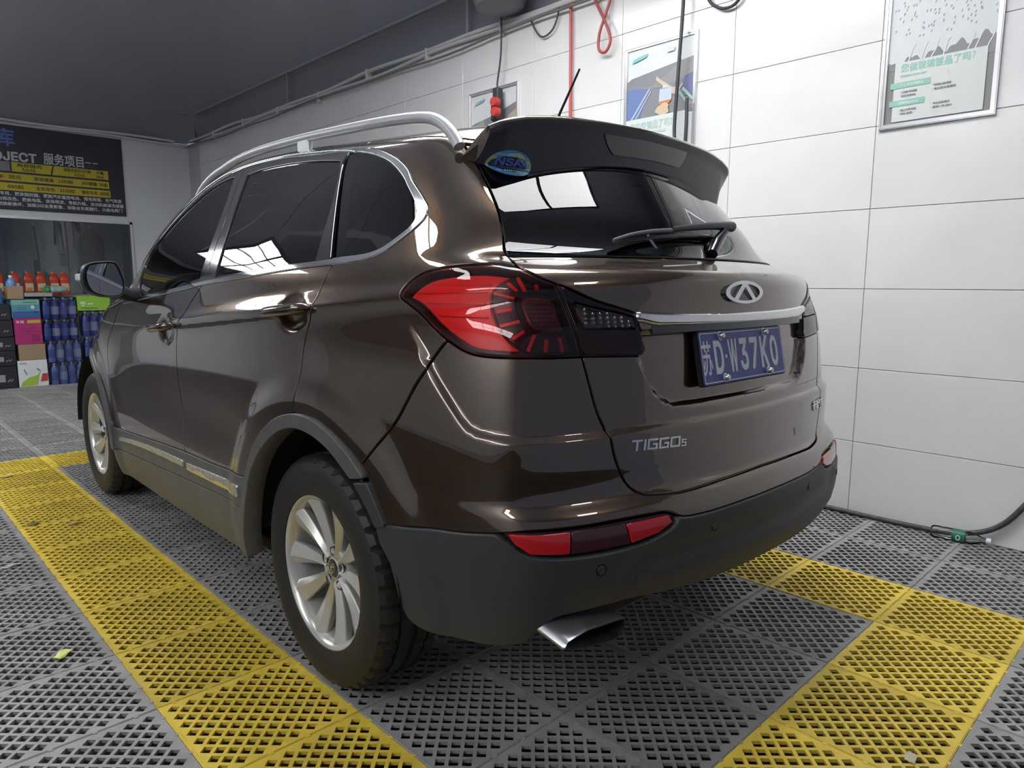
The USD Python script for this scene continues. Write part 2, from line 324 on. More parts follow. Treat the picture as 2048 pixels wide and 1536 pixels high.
# things hung in the back room, seen through the pane
m_tool = mat('dark_tool', (.055, .06, .055), .5)
def hung(name, label, cat, x, z1, z0, w, col, shape=0):
    y = FY + 1.52; m = mat('hung_' + name, col, .6)
    t = thing(name, label, cat, (x, y, 0))
    put('hook', cat_mesh([tube([(0, .08, z1 + .03), (0, .0, z1 + .03), (0, -.02, z1)], .006, 6)]), m_alu, t)
    if shape == 0: put('handle', tube(curve([(0, -.02, z1), (.01, -.03, z1 * .6 + z0 * .4), (.03, -.02, z1 * .3 + z0 * .7)], 5), .013, 8), m, t); put('bristles', cat_mesh([box(-w / 2, w / 2, -.05, .03, z0, z0 + (z1 - z0) * .3, .01)]), m, t)
    if shape == 1:
        body = lathe([(w * .12, z1), (w * .3, z1 - .05), (w * .5, z1 - .16), (w * .48, z0 + .05), (w * .4, z0), (.001, z0)], 20); put('garment', (body[0] * [1, .35, 1], body[1]), m, t); put('hanger', tube([(-w * .35, 0, z1 - .1), (0, 0, z1 - .01), (w * .35, 0, z1 - .1)], .008, 6), m_alu, t)
hung('long_brush', 'thin dark long-handled brush hanging behind the glass, left of the other brush', 'brush', -.42, 1.98, 1.30, .06, (.09, .10, .10))
hung('long_brush', 'pale-backed long brush hanging behind the glass beside the dark coat', 'brush', -.10, 2.02, 1.42, .08, (.20, .20, .18))
hung('work_coat', 'dark green-black work coat hanging behind the glass', 'coat', .28, 1.98, 1.0, .34, (.055, .062, .062), 1)
k = thing('wall_cabinet', 'dark grey cabinet behind the right end of the glass', 'cabinet', (.95, FY + 1.45, 0)); mk = mat('cabinet_grey', (.12, .125, .13), .5)
put('body', box(-.22, .22, -.15, .2, .9, 1.95, .008), mk, k); put('door', box(-.21, -.005, -.165, -.15, .92, 1.93, .004), mk, k); put('door', box(.005, .21, -.165, -.15, .92, 1.93, .004), mk, k)
# service conduits along the top of both walls, and the hung rail above
m_pipe = mat('white_conduit', (.62, .63, .62), .4); m_rail = mat('grey_rail', (.30, .30, .33), .5)
def wob(y, s): return .012 * math.sin(y * 1.7 + s) + .008 * math.sin(y * 4.1 + 2 * s)
for k, (dx, dz, r) in enumerate(((.03, .055, .016), (.03, .018, .014), (.045, -.02, .009))):
    pts = [(WX - .01 - dx, y, 3.045 + dz + wob(y, k * 2.)) for y in np.linspace(-1.0, FY - .06, 60)]
    t = thing('wall_conduit', ['topmost thick white conduit along the top of the tiled wall', 'second white conduit just under the topmost one on the tiled wall', 'thin sagging grey cable under the conduits of the tiled wall'][k], 'pipe')
    put('pipe', tube(pts, r, 8), m_pipe if k < 2 else mat('grey_cable', (.20, .20, .19), .5), t)
    if k == 0:
        for y in np.arange(.5, 9.4, .9): put('clip', box(WX - .06, WX, y, y + .02, 3.02 + wob(y, 0), 3.12 + wob(y, 0), .003), m_pipe, t)
for k, (dz, r) in enumerate(((.05, .016), (.012, .013))):
    t = thing('wall_conduit', ['upper white conduit running along the top of the far wall above the price board', 'lower white conduit running along the far wall just above the price board'][k], 'pipe')
    put('pipe', tube([(x, FY - .03, 3.05 + dz + .012 * math.sin(x * 3 + k)) for x in np.linspace(-6, WX - .03, 40)], r, 8), m_pipe, t)
t = thing('hung_rail', 'thin grey rail hung under the dark ceiling above the tiled wall', 'rail')
put('bar', box(WX - .05, WX - .02, 1.0, 9.30, 3.415, 3.44, .003), m_rail, t); put('end_bar', box(WX - .25, WX - .02, 9.27, 9.30, 3.415, 3.44, .003), m_rail, t)
for y in (9.285, 6.58, 3.6): put('post', box(WX - .045, WX - .022, y - .012, y + .012, 3.09, 3.42, .003), m_rail, t)
# lit ceiling boxes
m_glow = usdkit.material(stage, f'{LOOK}/lit_panel', {'e': ('emission', dict(color=(.97, .99, 1.0), strength=LIGHT_POWER))}, [], 'e.emission')
LL = ['lit ceiling box over the car', 'lit ceiling box over the next bay near the far wall', 'lit ceiling box over the next bay beside the car', 'single lit panel behind the car', 'lit ceiling box over the next bay behind the camera']
for (x0, x1, y0, y1, nx, ny, LIGHT_Z), lab in zip(LIGHTS, LL):
    t = thing('ceiling_light', lab, 'light'); w, h, b = (x1 - x0) / nx, (y1 - y0) / ny, .016
    bars = [box(x0 + k * w - b, x0 + k * w + b, y0, y1, LIGHT_Z - .012, LIGHT_Z + .05) for k in range(nx + 1)] + [box(x0, x1, y0 + k * h - b, y0 + k * h + b, LIGHT_Z - .012, LIGHT_Z + .05) for k in range(ny + 1)]
    bars += [tube([(x, y, LIGHT_Z + .04), (x, y, 5.5)], .006, 6) for x in (x0, x1) for y in (y0, y1)]
    put('frame', cat_mesh(bars), m_rail, t)
    for i in range(nx):
        for j in range(ny): put('panel', box(x0 + i * w + b, x0 + (i + 1) * w - b, y0 + j * h + b, y0 + (j + 1) * h - b, LIGHT_Z, LIGHT_Z + .02), m_glow, t)
# ---------------------------------------------------------------- the car
CX, CY, CYAW = -.75085, .99543, -.021437
m_paint = mat('brown_paint', (.074, .038, .0145), .25, metal=.8, spec=.6, coat=1., coat_rough=.008, coat_ior=2.05)
m_chrome = mat('chrome', (.78, .79, .80), .07, metal=1.)
m_satin = mat('satin_silver', (.62, .63, .63), .28, metal=.9); m_railc = mat('rail_silver', (.66, .67, .67), .42, metal=.55)
m_black = mat('black_trim', (.012, .012, .014), .22, coat=.6)
m_plast = mat('dark_plastic', (.040, .042, .042), .46, bump=.05, bscale=400)
m_clad = mat('dusty_cladding', (.105, .105, .098), .42, noise=.18, nscale=14)
m_dull = mat('black_underside', (.010, .010, .010), .8)
m_rub = mat('tyre_rubber', (.016, .0155, .0145), .55, noise=.2, nscale=20)
m_alloy = mat('alloy_wheel', (.66, .65, .60), .26, metal=.55)
m_tint = pane('tinted_glass', (.10, .105, .11), 1.52)
m_fabric = mat('dark_seat', (.035, .034, .036), .7)
def cr(pts, n=6, closed=False): return curve(pts, n, closed)
def ring2(poly): return poly if poly.is_valid else poly.buffer(0)
def panel(poly, chart, h=.022, gap=.0, lip=.012, edge=.0016, off=0., disp=None, hb=None, zmax=None):
    """a sheet of the car's skin: the polygon of the chart, smooth, with a rounded edge turned inward"""
    poly = ring2(Polygon(poly) if not hasattr(poly, 'geom_type') else poly)
    if gap: poly = poly.buffer(-gap, join_style=1)
    if poly.geom_type != 'Polygon': poly = max(poly.geoms, key=lambda g: g.area)
    inner = poly.buffer(-edge, join_style=1) if edge else poly
    if inner.geom_type != 'Polygon': inner = max(inner.geoms, key=lambda g: g.area)
    hb = hb or min(h * .6, .012); rings = []
    for r in [inner.exterior, *inner.interiors]:
        r = shapely.segmentize(r.simplify(.0004), hb); c = np.asarray(r.coords)[:-1]
        d = np.linalg.norm(np.roll(c, -1, 0) - c, axis=1); c = c[d > hb * .12]; rings.append(c)
    x0, y0, x1, y1 = inner.bounds
    gx, gy = np.meshgrid(np.arange(x0, x1, h), np.arange(y0, y1, h * .866)); gx = gx + (np.arange(gx.shape[0]) % 2)[:, None] * h / 2
    g = np.c_[gx.ravel(), gy.ravel()]; core = inner.buffer(-.45 * hb - .15 * h)
    if not core.is_empty: shapely.prepare(core); g = g[shapely.contains_xy(core, g[:, 0], g[:, 1])]
    else: g = g[:0]
    p2 = np.vstack(rings + [g]); tri = Delaunay(p2).simplices
    big = inner.buffer(1e-5); shapely.prepare(big); cen = p2[tri].mean(1); tri = tri[shapely.contains_xy(big, cen[:, 0], cen[:, 1])]
    outs = []
    for c in rings:
        t = np.roll(c, -1, 0) - np.roll(c, 1, 0); t /= np.linalg.norm(t, axis=1, keepdims=True) + 1e-12; nn = np.c_[t[:, 1], -t[:, 0]]
        q = c + nn * 1e-4; s = -1. if shapely.contains_xy(inner, q[:, 0], q[:, 1]).mean() > .5 else 1.
        outs.append(c + nn * s * edge)
    allp = np.vstack([p2] + outs); P = chart(allp)
    N = normal(P)
    o = off + (disp(P) if disp is not None else 0)
    if disp is not None:                                     # bend the normals with the pressing
        e = .003; a = np.cross(N, [0, 0, 1.]); a /= np.linalg.norm(a, axis=1, keepdims=True); b = np.cross(N, a)
        ga, gb = (disp(P + a * e) - disp(P - a * e)) / (2 * e), (disp(P + b * e) - disp(P - b * e)) / (2 * e)
        N2 = N - a * ga[:, None] - b * gb[:, None]; N2 /= np.linalg.norm(N2, axis=1, keepdims=True)
    else: N2 = N
    Q = P + N * np.reshape(o, (-1, 1))
    n0 = len(p2); V = [Q[:n0]]; NN = [N2[:n0]]; F = [tri]
    a = P[tri[:, 1]] - P[tri[:, 0]]; b = P[tri[:, 2]] - P[tri[:, 0]]
    bad = (np.cross(a, b) * N[tri[:, 0]]).sum(1) < 0; F[0] = np.where(bad[:, None], tri[:, ::-1], tri)
    k, s0, s1 = n0, 0, n0
    for c in rings:
        m = len(c); i0 = np.arange(s0, s0 + m); io = np.arange(s1, s1 + m)
        out = Q[io] - Q[i0]; out -= N[i0] * (out * N[i0]).sum(1, keepdims=True); out /= np.linalg.norm(out, axis=1, keepdims=True) + 1e-12
        r1 = Q[io] - N[io] * edge * .8; r2 = r1 - N[io] * lip
        V += [Q[i0], r1, r2]; NN += [N2[i0] * .92 + out * .39, N[io] * .5 + out * .86, out]
        j = np.arange(m); j2 = (j + 1) % m; q = []
        for u, w in ((0, m), (m, 2 * m)):
            q += [np.c_[k + u + j, k + u + j2, k + w + j2], np.c_[k + u + j, k + w + j2, k + w + j]]
        q = np.vstack(q); VV = np.vstack(V); tt = np.cross(VV[q[0, 1]] - VV[q[0, 0]], VV[q[0, 2]] - VV[q[0, 0]])
        if (tt * (out[0] + N[i0[0]])).sum() < 0: q = q[:, ::-1]
        F.append(q); k += 3 * m; s0 += m; s1 += m
    V, NN, F = np.vstack(V), np.vstack(NN), np.vstack(F); NN /= np.linalg.norm(NN, axis=1, keepdims=True) + 1e-12
    return V, F, NN
def S2C(p): q = ch_side(np.atleast_2d(np.asarray(p, float))); return np.stack([RS * np.arctan2(-q[:, 0], RY - q[:, 1]), q[:, 2]], 1)
def R2C(p): q = ch_rear(np.atleast_2d(np.asarray(p, float))); return np.stack([RS * np.arctan2(-q[:, 0], RY - q[:, 1]), q[:, 2]], 1)
def C2R(p): q = ch_round(np.atleast_2d(np.asarray(p, float))); return q[:, [0, 2]]
def mir(p): p = np.asarray(p, float)[::-1].copy(); p[:, 0] *= -1; return p
A = np.array
DLO = A([(1.842, 1.196), (1.765, 1.270), (1.70, 1.337), (1.60, 1.436), (1.44, 1.543), (1.30, 1.604), (1.155, 1.641), (1.026, 1.660), (.90, 1.667), (.75, 1.667), (.55, 1.659), (.437, 1.650), (.30, 1.638), (.177, 1.622), (.096, 1.609), (.012, 1.592), (-.062, 1.571), (-.136, 1.541), (-.192, 1.508),
         (-.228, 1.474), (-.277, 1.437), (-.308, 1.412), (-.326, 1.395), (-.333, 1.376), (-.327, 1.357), (-.309, 1.337), (-.284, 1.317), (-.258, 1.297), (-.224, 1.278), (-.175, 1.264), (-.11, 1.256), (-.038, 1.252)])
BELT = A([(-.038, 1.2525), (.10, 1.245), (.261, 1.234), (.510, 1.2155), (.712, 1.2015), (.856, 1.1905), (1.024, 1.175), (1.219, 1.157), (1.435, 1.137), (1.632, 1.119), (1.86, 1.098)])
GFR = A([(.858, 1.190), (.885, 1.170), (.933, 1.127), (.978, 1.083), (1.02, 1.050), (1.046, 1.020), (1.055, .974), (1.056, .924), (1.060, .82), (1.058, .716), (1.046, .63), (1.032, .54), (1.018, .48), (.993, .423)])
GR = A([(-.037, 1.2525), (-.033, 1.243), (-.022, 1.213), (-.010, 1.178), (-.003, 1.147), (.006, 1.106), (.019, 1.066), (.029, 1.020), (.033, .980), (.037, .945), (.044, .90), (.048, .868), (.053, .832)])
GF = A([(1.862, 1.098), (1.915, 1.066), (1.985, .995), (2.055, .938), (2.092, .895), (2.103, .845), (2.098, .745), (2.085, .654), (2.078, .573), (2.076, .48), (2.070, .372)])
CLT = A([(2.20, .474), (2.097, .477), (1.932, .482), (1.696, .497), (1.399, .516), (1.139, .532), (1.023, .538), (.897, .541), (.668, .549), (.38, .570), (.20, .58)])
BOT = A([(2.12, .370), (2.014, .369), (1.681, .387), (1.345, .406), (1.004, .424), (.807, .434), (.629, .442), (.40, .455)])
ARO = A([(.478, .27), (.462, .38), (.430, .486), (.400, .545), (.359, .622), (.312, .689), (.239, .751), (.151, .801), (.063, .828), (-.012, .834), (-.087, .828), (-.165, .806), (-.225, .778), (-.272, .748), (-.317, .709), (-.354, .664), (-.395, .600)])
ARI = A([(.447, .27), (.425, .38), (.395, .475), (.342, .579), (.310, .625), (.259, .679), (.179, .736), (.108, .771), (.043, .787), (-.022, .788), (-.096, .778), (-.164, .756), (-.216, .725), (-.256, .697), (-.294, .660), (-.323, .628), (-.352, .588)])
FRO = A([(2.070, .36), (2.078, .48), (2.092, .51), (2.126, .593), (2.191, .679), (2.279, .748), (2.40, .80), (2.52, .828), (2.64, .834), (2.76, .82), (2.88, .778), (2.98, .71), (3.05, .62), (3.09, .50), (3.10, .38)])
FRI = A([(2.112, .36), (2.120, .48), (2.138, .52), (2.172, .59), (2.228, .66), (2.305, .718), (2.41, .764), (2.52, .787), (2.64, .792), (2.75, .78), (2.86, .742), (2.95, .68), (3.01, .60), (3.045, .49), (3.055, .38)])
LAMP = A([(.840, 1.173), (.833, 1.188), (.811, 1.211), (.781, 1.228), (.748, 1.237), (.710, 1.243), (.677, 1.246), (.644, 1.247), (.617, 1.244), (.598, 1.239), (.583, 1.230), (.553, 1.211), (.506, 1.190), (.450, 1.162), (.366, 1.134), (.357, 1.118), (.349, 1.081), (.340, 1.050),
          (.342, 1.038), (.352, 1.032), (.376, 1.031), (.492, 1.037), (.591, 1.038), (.665, 1.039), (.696, 1.045), (.718, 1.058), (.748, 1.082), (.770, 1.106), (.796, 1.132), (.819, 1.149), (.836, 1.162)])
SPLIT = A([(.545, 1.26), (.531, 1.201), (.522, 1.171), (.511, 1.128), (.502, 1.085), (.492, 1.040), (.487, 1.01)])
TGL = A([(-.566, 1.576), (-.570, 1.515), (-.583, 1.447), (-.601, 1.382), (-.621, 1.315), (-.650, 1.268), (-.672, 1.250), (-.682, 1.232)])      # tailgate gap, top to lamp
TGL2 = A([(-.606, 1.036), (-.593, .975), (-.577, .910), (-.557, .862), (-.546, .810), (-.530, .766), (-.511, .733), (-.489, .713), (-.460, .700), (-.415, .695), (-.339, .692), (-.200, .696), (0, .699)])
BGAP = A([(.733, 1.070), (.745, 1.054), (.772, 1.010), (.803, .955), (.845, .868), (.891, .805), (.955, .722)])
BTOP = A([(.903, .597), (.88, .603), (.825, .614), (.728, .630), (.66, .648), (.60, .662), (.50, .664), (.40, .664), (.330, .660), (.290, .640), (.214, .635), (.10, .637), (0, .638)])
FOG = A([(.650, .651), (.591, .660), (.499, .661), (.399, .661), (.319, .656), (.309, .632), (.347, .611), (.403, .599), (.502, .597), (.600, .606), (.632, .629)])
BLOW = A([(.865, .50), (.850, .44), (.838, .395), (.814, .366), (.771, .358), (.688, .366), (.620, .385), (.597, .405), (.582, .430), (.557, .456), (.505, .462), (.416, .466), (.30, .455), (.19, .450), (0, .452)])
RECESS = A([(-.432, 1.090), (-.440, 1.03), (-.420, .970), (-.393, .934), (-.362, .909), (-.315, .895), (-.235, .890), (-.10, .893), (0, .895)])
DOTS = {}
car = thing('car', 'glossy dark brown five-door SUV parked on the yellow-edged floor grating', 'car', (CX, CY, 0), math.degrees(CYAW))
def both(name, mesh, m, parents, **k): return [put(name, mesh, m, p, flip=bool(i), **k) for i, p in enumerate(parents)]
# --- skin pressings
def dent(cy, cz, ry, rz, depth, p=2.2):
    def f(P): q = ((P[:, 1] - cy) / ry) ** 2 + ((P[:, 2] - cz) / rz) ** 2; return -depth * np.exp(-q ** p)
    return f
rec_poly = Polygon(np.vstack([cr(RECESS, 5), mir(cr(RECESS, 5))])).buffer(0)
def tail_press(P):
    d = shapely.distance(rec_poly.exterior, shapely.points(P[:, 0], P[:, 2])) * np.where(shapely.contains_xy(rec_poly, P[:, 0], P[:, 2]), 1, -1)
    o = -.020 * sst(-.002, .016, d)
    grip = np.exp(-((P[:, 0] / .17) ** 4) - ((P[:, 2] - .897) / .011) ** 2); return o - .007 * grip
F_DENT, R_DENT = dent(1.185, 1.010, .075, .048, .016), dent(.108, 1.112, .072, .044, .016)
# --- doors
dlo_c, belt_c, gfr_c, gr_c, gf_c, clt_c, bot_c, aro_c, ari_c = (cr(x, 5) for x in (DLO, BELT, GFR, GR, GF, CLT, BOT, ARO, ARI))
belt_f, belt_r = belt_c[belt_c[:, 0] >= .858], belt_c[(belt_c[:, 0] < .858)]
aro_r = aro_c[(aro_c[:, 0] > .05)]
front_poly = Polygon(np.vstack([gfr_c, bot_c[(bot_c[:, 0] > 1.0)][::-1], gf_c[::-1], belt_f[::-1]])).buffer(0)
rear_poly = Polygon(np.vstack([gfr_c, bot_c[bot_c[:, 0] < .99], aro_r[aro_r[:, 1] > .455], gr_c[::-1], belt_r])).buffer(0)
above = Polygon(np.vstack([clt_c, [(0, .58), (-1, 2), (3, 2), (3, .474)]])).buffer(0)
dlo_poly = Polygon(np.vstack([dlo_c, belt_c])).buffer(0)
fd = both('front_door', panel(front_poly.intersection(above), ch_side, .013, .0022, disp=F_DENT), m_paint, (car, car))
rd = both('rear_door', panel(rear_poly.intersection(above), ch_side, .013, .0022, disp=R_DENT), m_paint, (car, car))
both('door_cladding', panel(front_poly.difference(above), ch_side, .03, .0022, off=.004), m_clad, fd)
both('door_cladding', panel(rear_poly.difference(above), ch_side, .03, .0022, off=.004), m_clad, rd)
def strip(y0, y1, zt, zb): return [(y, zt(y)) for y in np.linspace(y0, y1, 12)] + [(y, zb(y)) for y in np.linspace(y1, y0, 12)]
cft, cfb = spl([(1.04, .500), (1.41, .487), (1.71, .470), (2.0, .438)]), spl([(1.04, .473), (1.41, .461), (1.71, .445), (2.0, .418)])
crt, crb = spl([(.45, .530), (.62, .518), (.79, .510), (1.02, .498)]), spl([(.45, .488), (.62, .478), (.79, .474), (1.02, .468)])
m_strip = mat('clouded_chrome', (.62, .63, .62), .2, metal=.9, bump=.35, bscale=38)
both('chrome_strip', panel(strip(1.052, 2.0, cft, cfb), ch_side, .02, off=.010, lip=.008), m_strip, fd)
both('chrome_strip', panel(Polygon(strip(.455, 1.010, crt, crb)).buffer(-.008).buffer(.008), ch_side, .02, off=.010, lip=.008), m_strip, rd, label='clouded chrome strip with faded yellow film')
both('strip_film', panel(Polygon(strip(.52, .99, lambda y: crb(y) + .012 + .006 * math.sin(y * 31), lambda y: crb(y) + .004)).buffer(0), ch_side, .02, off=.0112, lip=.001, edge=.0004), mat('yellow_film', (.60, .50, .12), .4), rd)
# --- side windows
QG = cr(A([(.125, 1.590), (.077, 1.586), (.021, 1.575), (-.050, 1.555), (-.114, 1.529), (-.178, 1.491), (-.225, 1.452), (-.262, 1.419), (-.287, 1.390), (-.297, 1.366), (-.290, 1.348), (-.272, 1.325), (-.244, 1.306), (-.201, 1.290), (-.147, 1.281), (-.056, 1.276)]), 5)
q_poly = Polygon(np.vstack([QG, [(-.035, 1.2765), (.048, 1.43), (.10, 1.53)]])).buffer(0)
RG = Polygon(np.vstack([cr(A([(.853, 1.603), (.733, 1.609), (.567, 1.606), (.417, 1.598), (.279, 1.586), (.160, 1.571)]), 4), cr(A([(.137, 1.540), (.108, 1.475), (.086, 1.386), (.063, 1.266)]), 4), cr(A([(.198, 1.260), (.460, 1.243), (.748, 1.222)]), 4), cr(A([(.765, 1.312), (.805, 1.441), (.833, 1.529)]), 4)])).buffer(0)
FG = Polygon(np.vstack([cr(A([(1.62, 1.365), (1.46, 1.475), (1.281, 1.556), (1.159, 1.592), (1.042, 1.608), (.989, 1.609)]), 4), cr(A([(.948, 1.517), (.921, 1.404), (.905, 1.295), (.900, 1.208)]), 4), cr(A([(1.034, 1.195), (1.230, 1.175), (1.447, 1.155), (1.600, 1.141)]), 4), cr(A([(1.645, 1.184), (1.660, 1.257), (1.655, 1.315)]), 4)])).buffer(0)
ring = dlo_poly.difference(dlo_poly.buffer(-.015)); fat = unary_union([xbox(-.5, -.03, 1.2, 1.7), xbox(-.5, .112, 1.5, 1.7)]).intersection(dlo_poly).difference(q_poly.buffer(.004)).difference(Polygon([(-.06, 1.27), (.05, 1.27), (.25, 1.6), (.112, 1.6)]))
trim = unary_union([ring.intersection(xbox(-.04, 2, 1, 1.8)), fat, ring.intersection(xbox(-.5, -.03, 1, 1.8))]).buffer(.003).buffer(-.0025)
trim = max(getattr(trim, 'geoms', [trim]), key=lambda g: g.area); trim = Polygon(trim.exterior, [i for i in trim.interiors if Polygon(i).area > .004])
vis = xbox(-.6, 1.70, 1, 1.8)
both('window_trim', panel(max(getattr(trim, 'geoms', [trim]), key=lambda g: g.area), ch_side, .012, off=.003, lip=.012, edge=.002), m_chrome, (car, car))
m_frame = mat('gloss_black_frame', (.022, .022, .025), .12, coat=1.)
bp = A([(.950, 1.68), (.930, 1.633), (.897, 1.536), (.860, 1.406), (.842, 1.288), (.850, 1.18)]); bp_poly = Polygon(np.vstack([cr(bp, 4), [(3, 1.0), (3, 2.0)]]))
inner = dlo_poly.buffer(-.013)
sail = Polygon([(1.655, 1.0), (1.668, 1.19), (1.68, 1.257), (1.668, 1.33), (2.2, 1.35), (2.2, 1.0)])
ffr = inner.intersection(bp_poly).difference(FG).difference(sail); rfr = inner.difference(bp_poly).difference(RG).intersection(Polygon([(-.014, 1.2), (-.014, 1.262), (.072, 1.43), (.135, 1.56), (.155, 1.7), (1.2, 1.7), (1.2, 1.0)]))
both('window_frame', panel(ffr, ch_side, .014, .0015, off=-.001), m_frame, fd); both('window_frame', panel(rfr, ch_side, .014, .0015, off=-.001), m_frame, rd)
both('mirror_sail', panel(inner.intersection(sail), ch_side, .014, .001, off=-.001), mat('grey_sail', (.16, .16, .165), .35), fd)
both('window', panel(FG.buffer(.004), ch_side, .02, off=-.006, lip=.003), m_tint, fd); both('window', panel(RG.buffer(.004), ch_side, .02, off=-.006, lip=.003), m_tint, rd)
# --- quarter panel, cantrail, roof
def ztop(y): return np.interp(-y, -DLO[:20, 0][::1], DLO[:20, 1][::1]) + .020
cant_top = A([(y, np.interp(y, [-.42, -.33, -.2, 0, .1, .3, .55, .9, 1.15, 1.30, 1.44, 1.60, 1.70, 1.80, 1.86], [1.566, 1.585, 1.606, 1.624, 1.632, 1.657, 1.677, 1.686, 1.662, 1.626, 1.566, 1.462, 1.365, 1.275, 1.20])) for y in np.arange(1.86, -.421, -.03)])
qtop = cant_top[cant_top[:, 0] <= .13]; ctop = cant_top[cant_top[:, 0] > .10]
dq = dlo_c[(dlo_c[:, 0] < .13)]; dc = dlo_c[dlo_c[:, 0] >= .115]
lamp_c = cr(LAMP, 3, True); lamp_poly = Polygon(lamp_c).buffer(0)
aro_q = aro_c[(aro_c[:, 0] < .053) & (aro_c[:, 1] > .70)]
quarter = np.vstack([S2C(gr_c[::-1]), S2C(dq[::-1]), S2C(qtop), R2C(cr(TGL, 3)), [(.60, 1.20), (.70, 1.15)], cr(BGAP, 4), S2C(aro_q[::-1])])
qp_ = Polygon(quarter).buffer(0).difference(lamp_poly)
qp = both('quarter_panel', panel(qp_, ch_round, .013, .0022), m_paint, (car, car))
lining_ = dlo_poly.buffer(.004).difference(unary_union([FG, RG, q_poly]).buffer(-.004))
both('pillar_lining', panel(lining_ if lining_.geom_type == 'Polygon' else max(lining_.geoms, key=lambda g: g.area), ch_side, .03, off=-.028, lip=.001, edge=.0005), m_fabric, (car, car))
both('pillar_lining', panel(qp_.intersection(sbox(0, 1.02, 2, 1.8)), ch_round, .04, off=-.034, lip=.001, edge=.0005), m_fabric, (car, car))
both('quarter_window', panel(q_poly.buffer(.003), ch_side, .02, off=-.003, lip=.003), m_tint, qp)
roof_edge = ch_side(cant_top)[:, :2]; re_ = roof_edge[roof_edge[:, 1] < 1.45]
roof_poly = Polygon(np.vstack([re_, [(re_[-1, 0] + .02, -.395), (-.50, -.345), (.50, -.345), (-re_[-1, 0] - .02, -.395)], mir(re_), [(.45, 1.50), (0, 1.56), (-.45, 1.50)]])).buffer(0)
roof_p = put('roof', panel(roof_poly, ch_top, .03, .0005), m_paint, car)
both('side_rail', panel(np.vstack([ctop, dc[::-1]]), ch_side, .014, .0005), m_paint, (roof_p, roof_p))
ws = Polygon(np.vstack([[(-.45, 1.515), (0, 1.575), (.45, 1.515)], mir(roof_edge[(roof_edge[:, 1] > 1.45)])[::-1] * [1, 1], [(.80, 1.95), (.4, 2.12), (0, 2.18), (-.4, 2.12), (-.80, 1.95)], roof_edge[(roof_edge[:, 1] > 1.45)]]))
put('windshield', panel(Polygon([(-.70, 1.46), (-.45, 1.515), (0, 1.575), (.45, 1.515), (.70, 1.46), (.84, 1.80), (.80, 1.95), (.4, 2.12), (0, 2.18), (-.4, 2.12), (-.80, 1.95), (-.84, 1.80)]), ch_top, .04, .002), pane('windshield_glass', (.55, .60, .58)), car)
FT = A([(1.862, 1.112), (2.0, 1.085), (2.2, 1.055), (2.4, .985), (2.7, .90), (3.0, .835), (3.25, .775)])
fro_c, fri_c = cr(FRO, 4), cr(FRI, 4)
fender = np.vstack([cr(FT, 4), [(3.30, .62), (3.11, .50)], fro_c[(fro_c[:, 0] < 3.11) & (fro_c[:, 1] > .45)][::-1], gf_c[::-1][gf_c[::-1][:, 1] > .474]])
both('front_fender', panel(Polygon(fender).buffer(0).difference(front_poly.buffer(.002)), ch_side, .022, .002), m_paint, (car, car))
fe = ch_side(cr(FT, 3))[:, :2]
put('hood', panel(np.vstack([fe, [(-.55, 3.44), (0, 3.5), (.55, 3.44)], mir(fe), [(.8, 1.97), (.4, 2.14), (0, 2.20), (-.4, 2.14), (-.8, 1.97)]]), ch_top, .04, .002), m_paint, car)
def ch_nose(p): x, z = p[:, 0], p[:, 1]; r = solve(lambda t: body(x, t, z), 0 * x + .5, 0 * x + 3.9, 34); return np.stack([x, r, z], 1)
put('front_bumper', panel([(-.84, .30), (.84, .30), (.84, .70), (.6, .74), (-.6, .74), (-.84, .70)], ch_nose, .04, .002), m_paint, car)
# --- arches, rockers
both('wheel_arch', panel(np.vstack([aro_c[(aro_c[:, 1] > .26) & (aro_c[:, 0] > -.322)], ari_c[(ari_c[:, 1] > .26) & (ari_c[:, 0] > -.262)][::-1]]), ch_side, .012, .001, off=.012, lip=.06, edge=.003), m_clad, (car, car), label='dusty grey plastic moulding round the rear wheel arch')
both('wheel_arch', panel(np.vstack([aro_c[aro_c[:, 0] < -.322], ari_c[ari_c[:, 0] < -.262][::-1]]), ch_side, .012, .001, off=.010, lip=.06, edge=.003), m_plast, (car, car), label='dark lower piece of the rear wheel arch moulding')
both('wheel_arch', panel(np.vstack([fro_c, fri_c[::-1]]), ch_side, .012, .001, off=.012, lip=.06, edge=.003), m_clad, (car, car), label='grey plastic moulding round the front wheel arch')
rock = np.vstack([bot_c + [0, -.002], [(.445, .40), (.455, .30), (.46, .262)], [(1.2, .238), (2.10, .222)]])
both('rocker_panel', panel(Polygon(rock).buffer(0).difference(Polygon(np.vstack([aro_c[aro_c[:, 0] > 0], [(0, .2)]])).buffer(0)), ch_side, .03, .0015, off=.002, lip=.05), m_clad, (car, car))
# --- tail: tailgate, glass, spoiler
tl = np.vstack([cr(TGL[5:], 3), C2R(SPLIT[1:6]), cr(TGL2, 4)])
tl_l = np.vstack([A([(-.655, 1.268)]), C2R(lamp_c[(lamp_c[:, 0] > .53) & (lamp_c[:, 0] < .60) & (lamp_c[:, 1] > 1.15)]), C2R(SPLIT[1:6]), cr(TGL2, 4)])
gb = A([(-.652, 1.266), (-.510, 1.2685), (-.301, 1.269), (0, 1.270)])
left = np.vstack([cr(gb, 4)[::-1], tl_l]); lampR = Polygon(C2R(lamp_c)).buffer(0)
tg_poly = Polygon(np.vstack([left, mir(left)])).buffer(0); tg_poly = tg_poly.difference(lampR).difference(affinity.scale(lampR, -1, 1, origin=(0, 0)))
tg = put('tailgate', panel(tg_poly, ch_rear, .0125, .0022, disp=tail_press), m_paint, car)
gl = np.vstack([[(0, 1.578)], [(-.45, 1.578), (-.565, 1.570)], cr(TGL[1:6], 4), cr(gb, 4)])
rgw = Polygon(np.vstack([gl, mir(gl)[1:-1]])).buffer(0)
